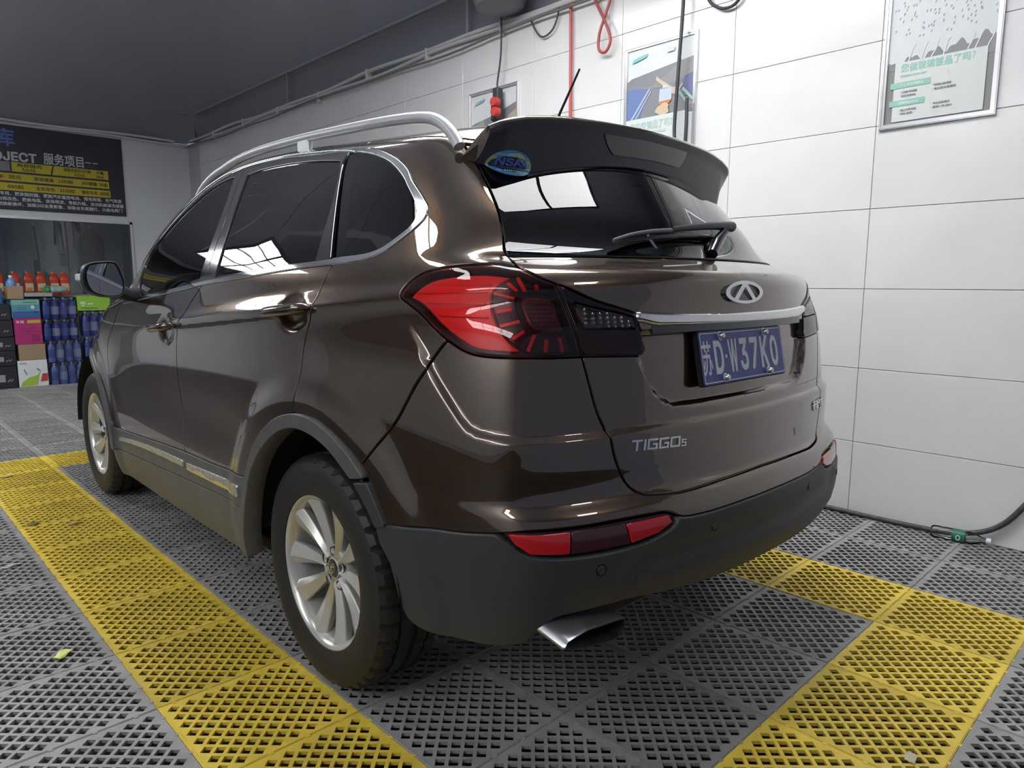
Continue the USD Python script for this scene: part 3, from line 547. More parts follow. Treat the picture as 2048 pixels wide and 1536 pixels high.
put('rear_window', panel(rgw, ch_rear, .022, .002, lip=.004, off=.001), m_tint, tg)
frit = rgw.buffer(-.002).difference(rgw.buffer(-.03).intersection(xbox(-1, 1, 1.0, 1.51)))
put('window_border', panel(frit, ch_rear, .02, .0, lip=.001, off=-.0035, edge=.0005), mat('black_glass_border', (.008, .008, .009), .3), tg)
xs = np.linspace(-.574, .574, 61); teY = lambda x: -.500 + .20 * x ** 2 + np.where(abs(x) > .54, ((abs(x) - .54) / .034) ** 2 * .02, 0); teZ = lambda x: np.interp(abs(x), [0, .2, .34, .41, .48, .53, .56, .574], [1.650, 1.646, 1.641, 1.635, 1.626, 1.614, 1.603, 1.594])
y0 = -.345 + .015 * (abs(xs) / .574) ** 4; z0 = ch_top(np.c_[np.clip(xs, -.555, .555), y0])[:, 2] - np.clip(abs(xs) - .550, 0, 1) * 1.2; zg = 1.540 - .055 * np.clip(abs(xs) / .5, 0, 1) ** 2 + np.where(abs(xs) > .5, (abs(xs) - .5) * .5, 0); yg = ch_rear(np.c_[xs * .975, zg])[:, 1]
te_y, te_z = teY(xs), teZ(xs)
top, und = [], []
for t in np.linspace(0, 1, 9): top.append(np.c_[xs * (1 + .045 * (1 - t)), y0 * (1 - t) + te_y * t, z0 * (1 - t) + (te_z + .010) * t + .004 * math.sin(PI * t)])
top += [np.c_[xs, te_y - .005, te_z + .006], np.c_[xs, te_y - .007, te_z]]
und += [top[-1], np.c_[xs, te_y - .006, te_z - .012], np.c_[xs, te_y - .001, te_z - .019]]
for t in np.linspace(.12, 1, 6): und.append(np.c_[xs, (te_y - .001) * (1 - t) + (yg + .004) * t, (te_z - .019) * (1 - t) + (zg - .002) * t - .010 * math.sin(PI * t)])
def grid(rows):
    r = np.array(rows); a, b = r.shape[:2]; i, j = np.meshgrid(np.arange(a - 1), np.arange(b - 1), indexing='ij'); q = np.stack([i * b + j, i * b + j + 1, (i + 1) * b + j + 1, (i + 1) * b + j], -1).reshape(-1, 4)
    return r.reshape(-1, 3), np.vstack([q[:, [0, 2, 1]], q[:, [0, 3, 2]]])
sp = put('spoiler', grid(top), m_paint, car, smooth=50)
m_under = mat('spoiler_black', (.040, .041, .048), .30)
put('spoiler_underside', grid(und), m_under, sp, smooth=50)
ends = []
for k in (0, -1):
    loop = np.vstack([[r[k] for r in top], [r[k] for r in und[1:]]]); c = loop.mean(0); n = len(loop); ends.append((np.vstack([loop, c[None]]), np.array([[i, (i + 1) % n, n] for i in range(n)] if k == 0 else [[(i + 1) % n, i, n] for i in range(n)])))
for e_ in ends: put('spoiler_end', e_, m_paint, sp)
put('spoiler_core', box(-.53, .53, -.425, -.355, 1.545, 1.582), m_under, sp)
def under_pt(x, t): k = (x + .574) / (1.148 / 60); i = int(min(max(k, 0), 59)); f = k - i; r = [und[j][i] * (1 - f) + und[j][i + 1] * f for j in range(len(und))]; s = t * (len(r) - 3) + 2; j = int(min(s, len(r) - 2)); return r[j] * (1 - s + j) + r[j + 1] * (s - j)
bl = [[under_pt(x, t) + [0, -.003, -.002] for x in np.linspace(-.205 + .16 * t * t, .205 - .16 * t * t, 17)] for t in np.linspace(.03, .52, 6)]
put('brake_lamp', grid(bl), mat('smoked_lens', (.045, .032, .036), .12, coat=1.), sp)
bo = [bl[0][0], *[r[0] for r in bl], *bl[-1], *[r[-1] for r in bl[::-1]]]; put('brake_lamp_rim', tube(A(bo) + [0, -.001, -.001], .0022, 6), mat('lens_rim', (.10, .09, .10), .3), sp)
# --- tail lamps
split_c = cr(SPLIT, 4)
outer_half = Polygon(np.vstack([split_c, [(2, 1.0), (2, 1.3)]])).buffer(0)
lampO, lampI = lamp_poly.intersection(outer_half), lamp_poly.difference(outer_half)
m_lens = pane('red_lens', (.97, .50, .50), 1.5); m_lens2 = pane('dark_red_lens', (.62, .10, .13), 1.5); m_clear = pane('clear_lens', (.9, .9, .9), 1.5)
m_red = mat('red_reflector', (.92, .055, .05), .25, spec=.6); m_dred = mat('dark_red_housing', (.085, .006, .010), .3); m_core = mat('lamp_core', (.018, .012, .016), .25)
core = Polygon(cr(A([(.597, 1.170), (.541, 1.168), (.531, 1.135), (.524, 1.100), (.562, 1.100), (.583, 1.110), (.594, 1.132)]), 4, True)).buffer(0)
cee = core.buffer(.056).difference(core.buffer(.012)).intersection(lampO.buffer(-.012))
redp = lampO.buffer(-.015).difference(core.buffer(.060)).intersection(xbox(.60, 1, 1.0, 1.26))
lamp_p = both('tail_lamp', panel(lampO, ch_round, .016, .0012, off=-.045, lip=.01), m_dred, (car, car))
both('lens', panel(lampO, ch_round, .014, .0025, off=.002, lip=.012, edge=.003), m_lens, lamp_p)
both('lens_edge', panel(lampO.difference(lampO.buffer(-.007)), ch_round, .012, .0002, off=-.003, lip=.02), m_core, lamp_p)
both('red_reflector', panel(max(getattr(redp, 'geoms', [redp]), key=lambda g: g.area), ch_round, .012, off=-.020, lip=.02), m_red, lamp_p)
rib = [Polygon([(a, 1.235 - .004), (a + .17, 1.225 - .004), (a + .17, 1.225 + .003), (a, 1.235 + .003)]).intersection(redp.buffer(-.004)) for a in (.62,)] + [xbox(.60, .86, z, z + .004).intersection(redp.buffer(-.008)) for z in (1.205, 1.183, 1.155, 1.128)]
for g in rib:
    if g.area > 1e-5: both('reflector_rib', panel(max(getattr(g, 'geoms', [g]), key=lambda q: q.area), ch_round, .012, off=-.013, lip=.008, edge=.0005), m_red, lamp_p)
both('light_guide', panel(cee if cee.geom_type == 'Polygon' else max(cee.geoms, key=lambda g: g.area), ch_round, .010, off=-.020, lip=.02), m_core, lamp_p)
mid = LineString(np.asarray(core.buffer(.034).exterior.coords)); kk = 0
for s in np.arange(.01, mid.length, .030):
    a, b = mid.interpolate(s), mid.interpolate((s + .004) % mid.length); d = A([b.x - a.x, b.y - a.y]); d /= np.linalg.norm(d) + 1e-9; n2 = A([-d[1], d[0]]); c = A([a.x, a.y])
    w = .020 if kk % 2 else .015; g = Polygon([c + n2 * w + d * .0035, c - n2 * w + d * .0035, c - n2 * w - d * .0035, c + n2 * w - d * .0035]).intersection(lampO.buffer(-.012)); kk += 1
    if g.area > 6e-5: both('light_segment', panel(g if g.geom_type == 'Polygon' else max(g.geoms, key=lambda q: q.area), ch_round, .008, off=-.013, lip=.008, edge=.0006), m_red, lamp_p)
both('turn_lens', panel(core, ch_round, .010, off=-.014, lip=.012, edge=.003), mat('smoke_grey_lens', (.10, .10, .11), .12, coat=1.), lamp_p)
for z in np.linspace(1.112, 1.160, 6):
    g = xbox(.50, .62, z, z + .0025).intersection(core.buffer(-.006))
    if g.area > 1e-6: both('turn_rib', panel(g, ch_round, .012, off=-.0105, lip=.004, edge=.0004), mat('grey_rib', (.20, .20, .21), .2), lamp_p)
clearp = Polygon([(.498, 1.155), (.453, 1.142), (.394, 1.128), (.371, 1.119), (.364, 1.098), (.429, 1.100), (.484, 1.102)])
li_p = both('tailgate_lamp', panel(lampI, ch_round, .014, .0012, off=-.035, lip=.01), m_dred, (tg, tg))
both('lamp_lens', panel(lampI.difference(clearp.buffer(.001)), ch_round, .014, .0022, off=.002, lip=.012, edge=.003), m_lens2, (tg, tg), label='dark red inner lens of the tail lamp on the tailgate')
both('lamp_edge', panel(lampI.difference(lampI.buffer(-.007)), ch_round, .012, .0002, off=-.003, lip=.02), m_core, (tg, tg))
both('reversing_lens', panel(clearp, ch_round, .010, off=.004, lip=.012, edge=.0015), pane('reversing_glass', (.80, .80, .80)), (tg, tg))
both('reversing_tray', panel(clearp, ch_round, .010, off=-.014, lip=.012, edge=.0015), mat('grey_tray', (.16, .15, .15), .35), (tg, tg))
bm = []
for i in range(7):
    for j in range(5):
        a, z = .379 + i * .0165, 1.103 + j * .0098
        if clearp.buffer(-.003).contains(shapely.Point(a, z)): P = ch_round(A([[a, z]]))[0]; s = trimesh.creation.icosphere(1, .0062); bm.append((np.asarray(s.vertices) * [1, 1, .75] + P + normal(P[None])[0] * -.004, np.asarray(s.faces)))
both('reversing_facets', cat_mesh(bm), m_chrome, (tg, tg), kind='stuff')
for z in (1.084, 1.070, 1.054): both('lamp_rib', panel(xbox(.36, .48, z, z + .004), ch_round, .014, off=-.020, lip=.01, edge=.0005), mat('dim_red', (.20, .012, .016), .25), (tg, tg))
# --- rear bumper
lowL = lamp_c[(lamp_c[:, 1] < 1.075) & (lamp_c[:, 0] > .489) & (lamp_c[:, 0] < .735)]; lowL = lowL[np.argsort(lowL[:, 0])]
arch_b = S2C(aro_c[(aro_c[:, 0] < -.30) & (aro_c[:, 1] < .715)])
ub = np.vstack([R2C(cr(TGL2, 4))[::-1], lowL, cr(BGAP, 4), arch_b, cr(BTOP, 4)])
ub_poly = Polygon(np.vstack([ub, mir(ub)[1:-1]])).buffer(0).difference(unary_union([lamp_poly, affinity.scale(lamp_poly, -1, 1, origin=(0, 0))]).buffer(.001))
rb = put('rear_bumper', panel(ub_poly, ch_round, .010, .0022), m_paint, car)
lb = np.vstack([cr(BTOP, 4)[::-1], [(.893, .55), (.878, .525)], cr(BLOW, 4)])
fog_poly = Polygon(cr(FOG, 4, True)).buffer(0); fogs = unary_union([fog_poly, affinity.scale(fog_poly, -1, 1, origin=(0, 0))])
lb_poly = Polygon(np.vstack([lb, mir(lb)[1:-1]])).buffer(0).difference(fogs.buffer(.001))
def lip_press(P):
    return .004 + .007 * np.exp(-((P[:, 2] - .632) / .016) ** 2) * sst(-.60, -.80, -np.abs(P[:, 0])) * 0 - .010 * np.exp(-((P[:, 2] - .555) / .035) ** 2) * sst(.62, .50, np.abs(P[:, 0]))
lbp = put('lower_bumper', panel(lb_poly, ch_round, .016, .001, disp=lip_press, lip=.03, edge=.004), m_plast, rb)
fl = both('fog_lamp', panel(fog_poly, ch_round, .012, .0005, off=-.014, lip=.01), m_core, (car, car))
both('red_lens', panel(Polygon([(.640, .652), (.535, .656), (.537, .606), (.604, .610), (.628, .630)]), ch_round, .012, off=.000, lip=.01, edge=.002), mat('red_fog', (.55, .010, .014), .16, coat=1.), fl)
both('red_lens', panel(Polygon([(.424, .653), (.328, .652), (.318, .634), (.352, .616), (.414, .606)]), ch_round, .012, off=.000, lip=.01, edge=.002), mat('red_fog', (0, 0, 0)), fl)
both('smoked_lens', panel(Polygon([(.533, .656), (.426, .654), (.416, .606), (.535, .605)]), ch_round, .012, off=-.002, lip=.01, edge=.002), mat('smoked_fog', (.055, .008, .012), .18, coat=1.), fl)
for a, z in ((.480, .559), (.204, .596), (-.204, .596), (-.480, .559)):
    P = ch_round(A([[a, z]]))[0]; N = normal(P[None])[0]; P = P + N * (-.002 if abs(a) < .4 else .001); U = np.cross([0, 0, 1.], N); U /= np.linalg.norm(U); Rm_ = np.stack([U, np.cross(N, U), N], 1)
    s = put('parking_sensor', move(lathe([(.0001, .006), (.010, .0055), (.0115, .003), (.0118, -.006)], 20), P, R=Rm_), m_plast, rb); put('sensor_ring', move(lathe([(.012, .0035), (.0145, .0035), (.0155, .001), (.0155, -.006), (.012, -.006)], 20, closed=True), P, R=Rm_), m_core, rb)
P = ch_round(A([[.385, .505]]))[0]; N = normal(P[None])[0]; U = np.cross([0, 0, 1.], N); U /= np.linalg.norm(U)
put('tow_eye_cover', move(lathe([(.0001, .0), (.024, 0), (.026, -.001), (.026, -.006)], 28), P + N * .0045, R=np.stack([U, np.cross(N, U), N], 1)), m_plast, rb)
# --- exhaust tip
op = A([(-.752, .424), (-.738, .440), (-.672, .445), (-.545, .430), (-.536, .424), (-.541, .402), (-.571, .384), (-.672, .402)]) - [.0, .012]; c0 = op.mean(0)
def ex(s, y, dz=0, sh=0): o = (Polygon(op).buffer(.010).buffer(-.010 + s)); c = np.asarray(shapely.segmentize(o.exterior, .008).coords)[:-1]; a = np.arctan2(c[:, 1] - c0[1], (c[:, 0] - c0[0]) * .3); k = np.argsort(a); c = c[k]; t = np.linspace(-PI, PI, 48, endpoint=False); a = a[k]; return np.c_[np.interp(t, a, c[:, 0], period=2 * PI), np.full(48, y) + sh * (np.interp(t, a, c[:, 0], period=2 * PI) + .64), np.interp(t, a, c[:, 1], period=2 * PI) + dz]
rows = [ex(.001, -.70, .035), ex(.002, -.80, .014), ex(.001, -.862, .001), ex(-.001, -.868), ex(-.004, -.868), ex(-.005, -.86, .001), ex(-.005, -.72, .02)]
n = 48; F = []
for i in range(len(rows) - 1):
    for j in range(n): F += [[i * n + j, (i + 1) * n + j, i * n + (j + 1) % n], [i * n + (j + 1) % n, (i + 1) * n + j, (i + 1) * n + (j + 1) % n]]
xt = put('exhaust_tip', (np.vstack(rows[:4]), A([t for t in F if max(t) < 4 * n])), m_satin, car, smooth=40); put('tip_inside', (np.vstack(rows[3:]), A([t for t in F if min(t) >= 3 * n]) - 3 * n), m_dull, xt, smooth=40)
put('pipe_core', box(-.755, -.53, -.70, -.69, .36, .50), m_dull, car)
# --- trim on the tail
def on_tail(shape, dy, depth, cx=0, cz=0):
    """wraps flat print or lettering (x, z) onto the tailgate"""
    v, f = extrude(shape, depth); q = ch_rear(v[:, :2]); N = normal(q); N = N + 0; return q + N * (dy + v[:, 2:3]) + N * tail_press(q)[:, None], f[:, ::-1] * 1
zt_, zb_ = lambda x: 1.124 + .010 * (abs(x) / .44) ** 3, lambda x: 1.098 + .004 * (abs(x) / .44) ** 3 + .012 * max(0, (abs(x) - .38) / .06)
xs_ = np.linspace(-.437, .437, 40)
put('chrome_garnish', panel(Polygon([(x, zt_(x)) for x in xs_] + [(x, zb_(x)) for x in xs_[::-1]]).buffer(0), ch_rear, .012, off=.012, lip=.02, edge=.006), m_chrome, tg)
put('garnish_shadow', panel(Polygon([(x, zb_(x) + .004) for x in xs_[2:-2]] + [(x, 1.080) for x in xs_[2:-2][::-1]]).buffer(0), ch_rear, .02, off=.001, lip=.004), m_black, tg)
el = affinity.scale(shapely.Point(0, 0).buffer(1, 32), .100, .0305)
def emb(shape, d0, d): return on_tail(affinity.translate(shape, .002, 1.178), d0, d)
put('emblem', emb(el.difference(affinity.scale(shapely.Point(0, 0).buffer(1, 32), .080, .0225)), .0, .009), m_chrome, tg, smooth=40)
aa = unary_union([Polygon([(-.012, .024), (.010, .024), (-.042, -.022), (-.062, -.019)]), Polygon([(.012, .024), (-.010, .024), (.042, -.022), (.062, -.019)])]).intersection(affinity.scale(shapely.Point(0, 0).buffer(1, 32), .084, .0245))
put('emblem_letter', emb(aa, .0, .008), m_chrome, tg); put('emblem_field', emb(affinity.scale(shapely.Point(0, 0).buffer(1, 32), .082, .0235), .0, .002), mat('emblem_grey', (.16, .165, .17), .25, metal=.6), tg)
def letter_row(parts, x, z, h, skew=.15, gap=.12):
    out = []
    for g, hh in parts: g = at_height(g, x, z, hh * h); out.append(g); x = g.bounds[2] + gap * h
    return affinity.skew(unary_union(out), xs=math.degrees(math.atan(skew)) * 0, origin=(x, z))
def bars(*r): return unary_union([sbox(*q) for q in r])
gT = bars((0, .82, 1, 1), (.40, 0, .60, 1)); gI = bars((0, 0, .22, 1)); gG = bars((0, 0, .2, 1), (0, .82, 1.0, 1), (0, 0, 1.0, .18), (.8, 0, 1.0, .52), (.5, .40, 1.0, .56)); gO = sbox(0, 0, 1.05, 1).difference(sbox(.2, .18, .85, .82)); g5 = bars((0, .82, .8, 1), (0, .5, .2, 1), (0, .45, .8, .6), (.6, 0, .8, .6), (0, 0, .8, .17))
tx = letter_row([(gT, 1), (gI, 1), (gG, 1), (gG, 1), (gO, 1), (g5, .68)], -.497, .809, .0265)
tx = affinity.affine_transform(tx, [.186 / (tx.bounds[2] - tx.bounds[0]), .11, 0, 1, -.497 - tx.bounds[0] * .186 / (tx.bounds[2] - tx.bounds[0]) - .09, 0])
tx = affinity.rotate(tx, -3, origin=(-.5, .81))
put('badge_letters', on_tail(tx, .0, .004), m_chrome, tg)
put('badge_letters', on_tail(fit(text_shape('奇瑞汽车', bold=2, size=64), .445, .792, .575, .824), .0, .004), m_chrome, tg)
st = Polygon([(-.507 + .052 * math.cos(a), 1.514 + .031 * math.sin(a)) for a in np.linspace(0, 2 * PI, 48)])
st = affinity.skew(st, ys=-7, origin=(-.507, 1.514))
def on_skirt(x, z):
    ts = np.linspace(0, 1.14, 60); pts = A([under_pt(x, t) for t in ts]); o = np.argsort(pts[:, 2]); return np.interp(z, pts[o, 2], pts[o, 1])
def on_glass(s, d): v, f = extrude(shapely.segmentize(s, .006), .0004); q = np.c_[v[:, 0], [on_skirt(x, z) for x, z in v[:, :2]], v[:, 1]]; q[:, 1] = np.minimum(q[:, 1], ch_rear(v[:, :2])[:, 1] - .002) - d - .003 - v[:, 2]; return q, f
gs = put('window_sticker', on_glass(st, .0012), mat('sticker_green', (.42, .55, .32), .4), tg)
def half(lo, hi): return st.intersection(Polygon([(-.6, lo + .0114), (-.40, lo - .0131), (-.40, hi - .0131), (-.6, hi + .0114)]))
put('sticker_blue', on_glass(half(1.40, 1.5035), .0040), mat('sticker_blue', (.10, .28, .70), .4), tg); put('sticker_top', on_glass(half(1.5285, 1.60), .0040), mat('sticker_top', (.14, .32, .58), .4), tg)
put('sticker_print', on_glass(affinity.skew(fit(text_shape('NSAA', 'inter', 3), -.545, 1.506, -.471, 1.525), ys=-7, origin=(-.507, 1.514)), .0060), mat('sticker_ink', (.06, .10, .42), .4), tg)
put('sticker_print', on_glass(affinity.skew(fit(text_shape('***-********-*', 'inter', 2), -.540, 1.493, -.485, 1.497), ys=-7, origin=(-.507, 1.514)), .0060), mat('sticker_pale', (.55, .68, .85), .4), tg)
# number plate
m_plate = mat('blue_plate', (.055, .070, .27), .35, noise=.1, nscale=30); m_ink = mat('plate_white', (.62, .63, .66), .4)
tl_ = .20; PR = np.array([[1., 0, 0], [0, math.sin(tl_), -math.cos(tl_)], [0, math.cos(tl_), math.sin(tl_)]]); PC = A([-.006, -.847, 1.009])
def plate(s, d0, d): return move(extrude(s, d, d0), PC, R=PR)
pr = sbox(-.214, -.064, .214, .064).buffer(.006)
npl = put('number_plate', plate(pr, 0, .003), m_plate, car); put('plate_backing', plate(pr.buffer(.003), -.014, .013), m_dull, npl)
put('plate_border', plate(pr.buffer(-.004).difference(pr.buffer(-.0065)), .003, .0006), m_ink, npl)
xx = [-.193, -.136, -.064, -.007, .050, .107, .164]
for ch, x in zip('苏DW37K0', xx):
    put('plate_character', plate(fit(text_shape(ch, 'cjk' if ch == '苏' else 'inter', 1 if ch == '苏' else 3), x - .0215, -.045, x + .0215, .045), .003, .0012), m_ink, npl)
put('plate_dot', plate(shapely.Point(-.100, 0).buffer(.005), .003, .0012), m_ink, npl)
for x, z in ((-.118, .056), (.118, .056), (-.118, -.056), (.118, -.056)): put('plate_bolt', move(lathe([(.0001, .014), (.006, .013), (.0085, .008), (.009, .002), (.012, .001), (.012, 0)], 18), PC + PR @ A([x, z, .003]), R=PR), m_satin, npl)
# wiper
def off_glass(pts, d): q = ch_rear(A(pts)); return q + normal(q) * np.reshape(d, (-1, 1))
wp = put('wiper', tube(off_glass(cr(A([(.178, 1.352), (.11, 1.353), (-.01, 1.346), (-.145, 1.332)]), 6), np.linspace(.040, .030, 19)), np.r_[.012, np.linspace(.016, .007, 18)], 12), mat('wiper_black', (.035, .037, .042), .35), car, smooth=50)
put('wiper_blade', tube(off_glass(cr(A([(.03, 1.330), (-.08, 1.327), (-.20, 1.317), (-.30, 1.304), (-.372, 1.290)]), 6), .016), np.linspace(.005, .0045, 25), 8), m_black, wp)
put('wiper_spine', tube(off_glass(cr(A([(-.13, 1.333), (-.22, 1.326), (-.30, 1.313), (-.368, 1.294)]), 6), .026), np.linspace(.0065, .004, 19), 8), mat('wiper_grey', (.17, .175, .18), .3), wp, smooth=50)
put('wiper_pivot', tube([*off_glass([(.012, 1.284), (.055, 1.310), (.11, 1.336)], [.004, .018, .034])], [.016, .018, .013], 12), m_black, wp, smooth=50)
# --- side mirrors, handles, roof rails, aerial
MO = cr(A([(-1.108, 1.250), (-1.092, 1.272), (-1.058, 1.284), (-.994, 1.288), (-.975, 1.278), (-.960, 1.242), (-.951, 1.201), (-.957, 1.156), (-.972, 1.139), (-1.001, 1.136), (-1.052, 1.141), (-1.092, 1.159), (-1.109, 1.185), (-1.113, 1.215)]), 4, True)
MG = cr(A([(-1.088, 1.256), (-1.072, 1.272), (-1.005, 1.280), (-.985, 1.271), (-.970, 1.233), (-.961, 1.197), (-.966, 1.158), (-.984, 1.145), (-1.023, 1.144), (-1.068, 1.158), (-1.089, 1.189), (-1.095, 1.225)]), 4, True)
mc = MO.mean(0)
def mring(s, y, dx=0): q = (MO - mc) * s + mc; return np.c_[q[:, 0] + dx, np.full(len(q), y), q[:, 1]]
def loft(rows, cap0=False, cap1=True):
    n = len(rows[0]); V = np.vstack(rows); F = []
    for i in range(len(rows) - 1):
        for j in range(n): F += [[i * n + j, i * n + (j + 1) % n, (i + 1) * n + j], [i * n + (j + 1) % n, (i + 1) * n + (j + 1) % n, (i + 1) * n + j]]
    for cp, r, o in ((cap0, rows[0], 0), (cap1, rows[-1], (len(rows) - 1) * n)):
        if cp: V = np.vstack([V, r.mean(0)]); k = len(V) - 1; F += [[o + j, k, o + (j + 1) % n] if o == 0 else [o + j, o + (j + 1) % n, k] for j in range(n)]
    return V, A(F)
sm = both('side_mirror', loft([mring(1.0, 1.552), mring(1.03, 1.572), mring(1.0, 1.615), mring(.88, 1.65, .01), mring(.62, 1.675, .02), mring(.25, 1.688, .03)]), m_paint, (car, car), smooth=50)
both('mirror_rim', loft([mring(1.03, 1.570), mring(1.0, 1.546), mring(.965, 1.540), mring(.93, 1.546), mring(.90, 1.556)], False, True), m_plast, sm, smooth=40)
c_, s_ = math.cos(.02), math.sin(.02)
both('mirror_glass', move(extrude(Polygon(MG - mc), .004), (mc[0], 1.545, mc[1]), R=np.array([[c_, 0, -s_], [s_, -.02, -c_], [0, 1, -.02]])), mat('mirror_silver', (.86, .88, .88), .01, metal=1.), sm)
both('turn_repeater', move(box(-1.122, -1.108, 1.560, 1.625, 1.205, 1.235, .005), (0, 0, 0)), mat('white_lens', (.80, .80, .78), .15), sm)
both('mirror_foot', tube([(-.97, 1.60, 1.165), (-.93, 1.62, 1.148), (-.885, 1.64, 1.142), (-.855, 1.66, 1.145)], [.032, .030, .030, .034], 14), m_plast, sm, smooth=50)
def handle(cy, cz, l, slope):
    ys_ = A([-.5, -.44, -.30, 0, .30, .42, .5]) * l + cy; o = A([-.004, .022, .033, .037, .034, .024, -.004]); zz = cz - slope * (ys_ - cy); q = ch_side(np.c_[ys_, zz]); q[:, 0] -= o
    v, f = tube(curve(q, 6), np.interp(np.linspace(0, 1, 37), [0, .1, .3, .7, .9, 1], [.010, .0145, .0165, .0165, .0145, .010]), 14); v2 = v.copy(); c = q[:, 2].mean(); return (v2, f)
both('door_handle', handle(.118, 1.121, .205, .10), m_paint, rd, smooth=60); both('door_handle', handle(1.195, 1.022, .205, .10), m_paint, fd, smooth=60)
both('lock_cover', move(lathe([(.0001, .006), (.011, .005), (.013, 0), (.013, -.01)], 18, 'x'), tuple(ch_side(A([[1.075, 1.034]]))[0] + [-.004, 0, 0]), s=[-1, 1, 1]), m_paint, fd)
RT = cr(A([(1.46, 1.575), (1.40, 1.622), (1.299, 1.664), (1.15, 1.694), (.95, 1.709), (.605, 1.706), (.317, 1.694), (.072, 1.681), (-.072, 1.670), (-.165, 1.659), (-.215, 1.647), (-.258, 1.626), (-.300, 1.592), (-.325, 1.560)]), 5)
xr = np.interp(RT[:, 0], [-.3, 1.0, 1.25, 1.46], [-.597, -.600, -.612, -.650])
v, f = tube(np.c_[xr, RT[:, 0], RT[:, 1]], .0165, 12)
both('roof_rail', (v, f), m_railc, (car, car), smooth=60)
both('rail_foot', box(-.611, -.589, .50, .58, 1.62, 1.70, .006), m_railc, (car, car))
an = put('antenna', tube([(0, -.092, 1.718), (0, -.125, 1.775), (0, -.21, 1.897)], [.0055, .0045, .0035], 10), m_black, roof_p); put('antenna_base', move(lathe([(.0001, .032), (.010, .030), (.020, .014), (.030, 0)], 24), (0, -.075, 1.696), s=[.8, 1.6, 1]), m_plast, roof_p, smooth=50)
# --- wheels
def wheel():
    tp = [(.226, -.094), (.232, -.104), (.252, -.112), (.285, -.116), (.312, -.112), (.330, -.104), (.343, -.090), (.3490, -.074), (.3495, -.054), (.340, -.053), (.340, -.045), (.351, -.044), (.352, -.010), (.343, -.009), (.343, .009), (.352, .010), (.351, .044), (.340, .045), (.340, .053), (.3495, .054), (.349, .074), (.343, .090), (.325, .106), (.285, .116), (.24, .108), (.226, .094)]
    v, f = lathe(tp, 160, 'x'); seg = np.arange(len(v)) % 160; rr = np.hypot(v[:, 1], v[:, 2]); m = (rr > .338) & (np.abs(v[:, 0]) > .05) & (seg % 4 == 0); k = np.where(m, (rr - .008) / rr, 1); v = v * np.c_[np.ones(len(v)), k, k]
    m2 = (rr > .345) & (np.abs(v[:, 0]) < .05) & (seg % 8 == 3); k = np.where(m2, (rr - .006) / rr, 1); v = v * np.c_[np.ones(len(v)), k, k]
    tyre = (v, f)
    rim = lathe([(.2245, -.088), (.233, -.094), (.2355, -.098), (.2345, -.1015), (.228, -.1005), (.219, -.092), (.212, -.078), (.206, -.040), (.200, .02), (.198, .06), (.222, .092), (.228, .09), (.205, .06), (.207, .02), (.2245, -.088)], 72, 'x')
    sp = []
    for k in range(5):
        for sgn in (-1, 1):
            a0 = -PI / 2 + k * 2 * PI / 5; rows = []
            for t, r in zip(np.linspace(0, 1, 9), np.linspace(.040, .216, 9)):
                a = a0 + sgn * (.325 - .03 * t); w = .0115 + .029 * t ** 1.25; h = -.0575 - .008 * t - .022 * t ** 2.2
                cx, cy_ = math.cos(a), math.sin(a); sec = [(-w, .013), (-w * .9, .007), (-sgn * w * .25, -.005), (w * .9, .007), (w, .013), (w * .8, .032), (-w * .8, .032)]
                rows.append(A([(h + q, cx * r - cy_ * p, cy_ * r + cx * p) for p, q in sec]))
            V, F = loft(rows, True, True); sp.append((V, F))
    hub = lathe([(.0001, -.050), (.044, -.050), (.058, -.056), (.066, -.054), (.073, -.044), (.074, -.02)], 48, 'x')
    cap = lathe([(.0001, -.0600), (.022, -.0595), (.0275, -.057), (.029, -.050)], 32, 'x')
    ringc = lathe([(.0285, -.052), (.0285, -.058), (.031, -.0585), (.033, -.056), (.034, -.050)], 32, 'x')
    disc = lathe([(.06, .018), (.148, .018), (.150, .02), (.150, .036), (.148, .038), (.06, .038)], 48, 'x')
    drum = lathe([(.0001, .0), (.06, .0), (.075, .02), (.075, .05)], 32, 'x')
    return tyre, rim, cat_mesh(sp), hub, cap, ringc, disc, drum
W_ = wheel(); m_disc = mat('brake_steel', (.16, .13, .11), .35, metal=.8); m_cap = mat('cap_black', (.03, .03, .032), .25, coat=.5)
el2 = affinity.scale(shapely.Point(0, 0).buffer(1, 20), .018, .0105); a2 = unary_union([el2.difference(affinity.scale(el2, .82, .78)), affinity.scale(aa, .21, .34)])
for yw, (sx) in ((0, 1), (2.61, 1), (0, -1), (2.61, -1)):
    t = thing('wheel', parent=car, loc=(-.775 * sx, yw, .352)); S = [sx, 1, 1]; fl_ = sx < 0
    for nm, me, mm, sm_ in (('tyre', W_[0], m_rub, 22), ('rim', W_[1], m_alloy, 40), ('spokes', W_[2], m_alloy, 28), ('hub', W_[3], m_alloy, 40), ('hub_cap', W_[4], m_cap, 40), ('cap_ring', W_[5], m_alloy, 40), ('brake_disc', W_[6], m_disc, 40), ('brake_hub', W_[7], m_dull, 40)): put(nm, me, mm, t, smooth=sm_, flip=fl_)
    put('cap_emblem', move(extrude(affinity.rotate(a2, 62 if not fl_ else 0), .001), (-.0602, 0, 0), R=np.array([[0, 0, -1.], [-1, 0, 0], [0, 1, 0]])), m_chrome, t, flip=fl_)
    for k in range(5): a = PI / 2 + k * 2 * PI / 5; put('lug_nut', move(lathe([(.0001, -.047), (.0075, -.0465), (.0095, -.044), (.0095, -.03), (.0135, -.0548), (.015, -.0548), (.0155, -.04)], 16, 'x'), (-.004, .0535 * math.cos(a), .0535 * math.sin(a))), mat('lug_grey', (.10, .10, .10), .4, metal=.5), t, flip=fl_)
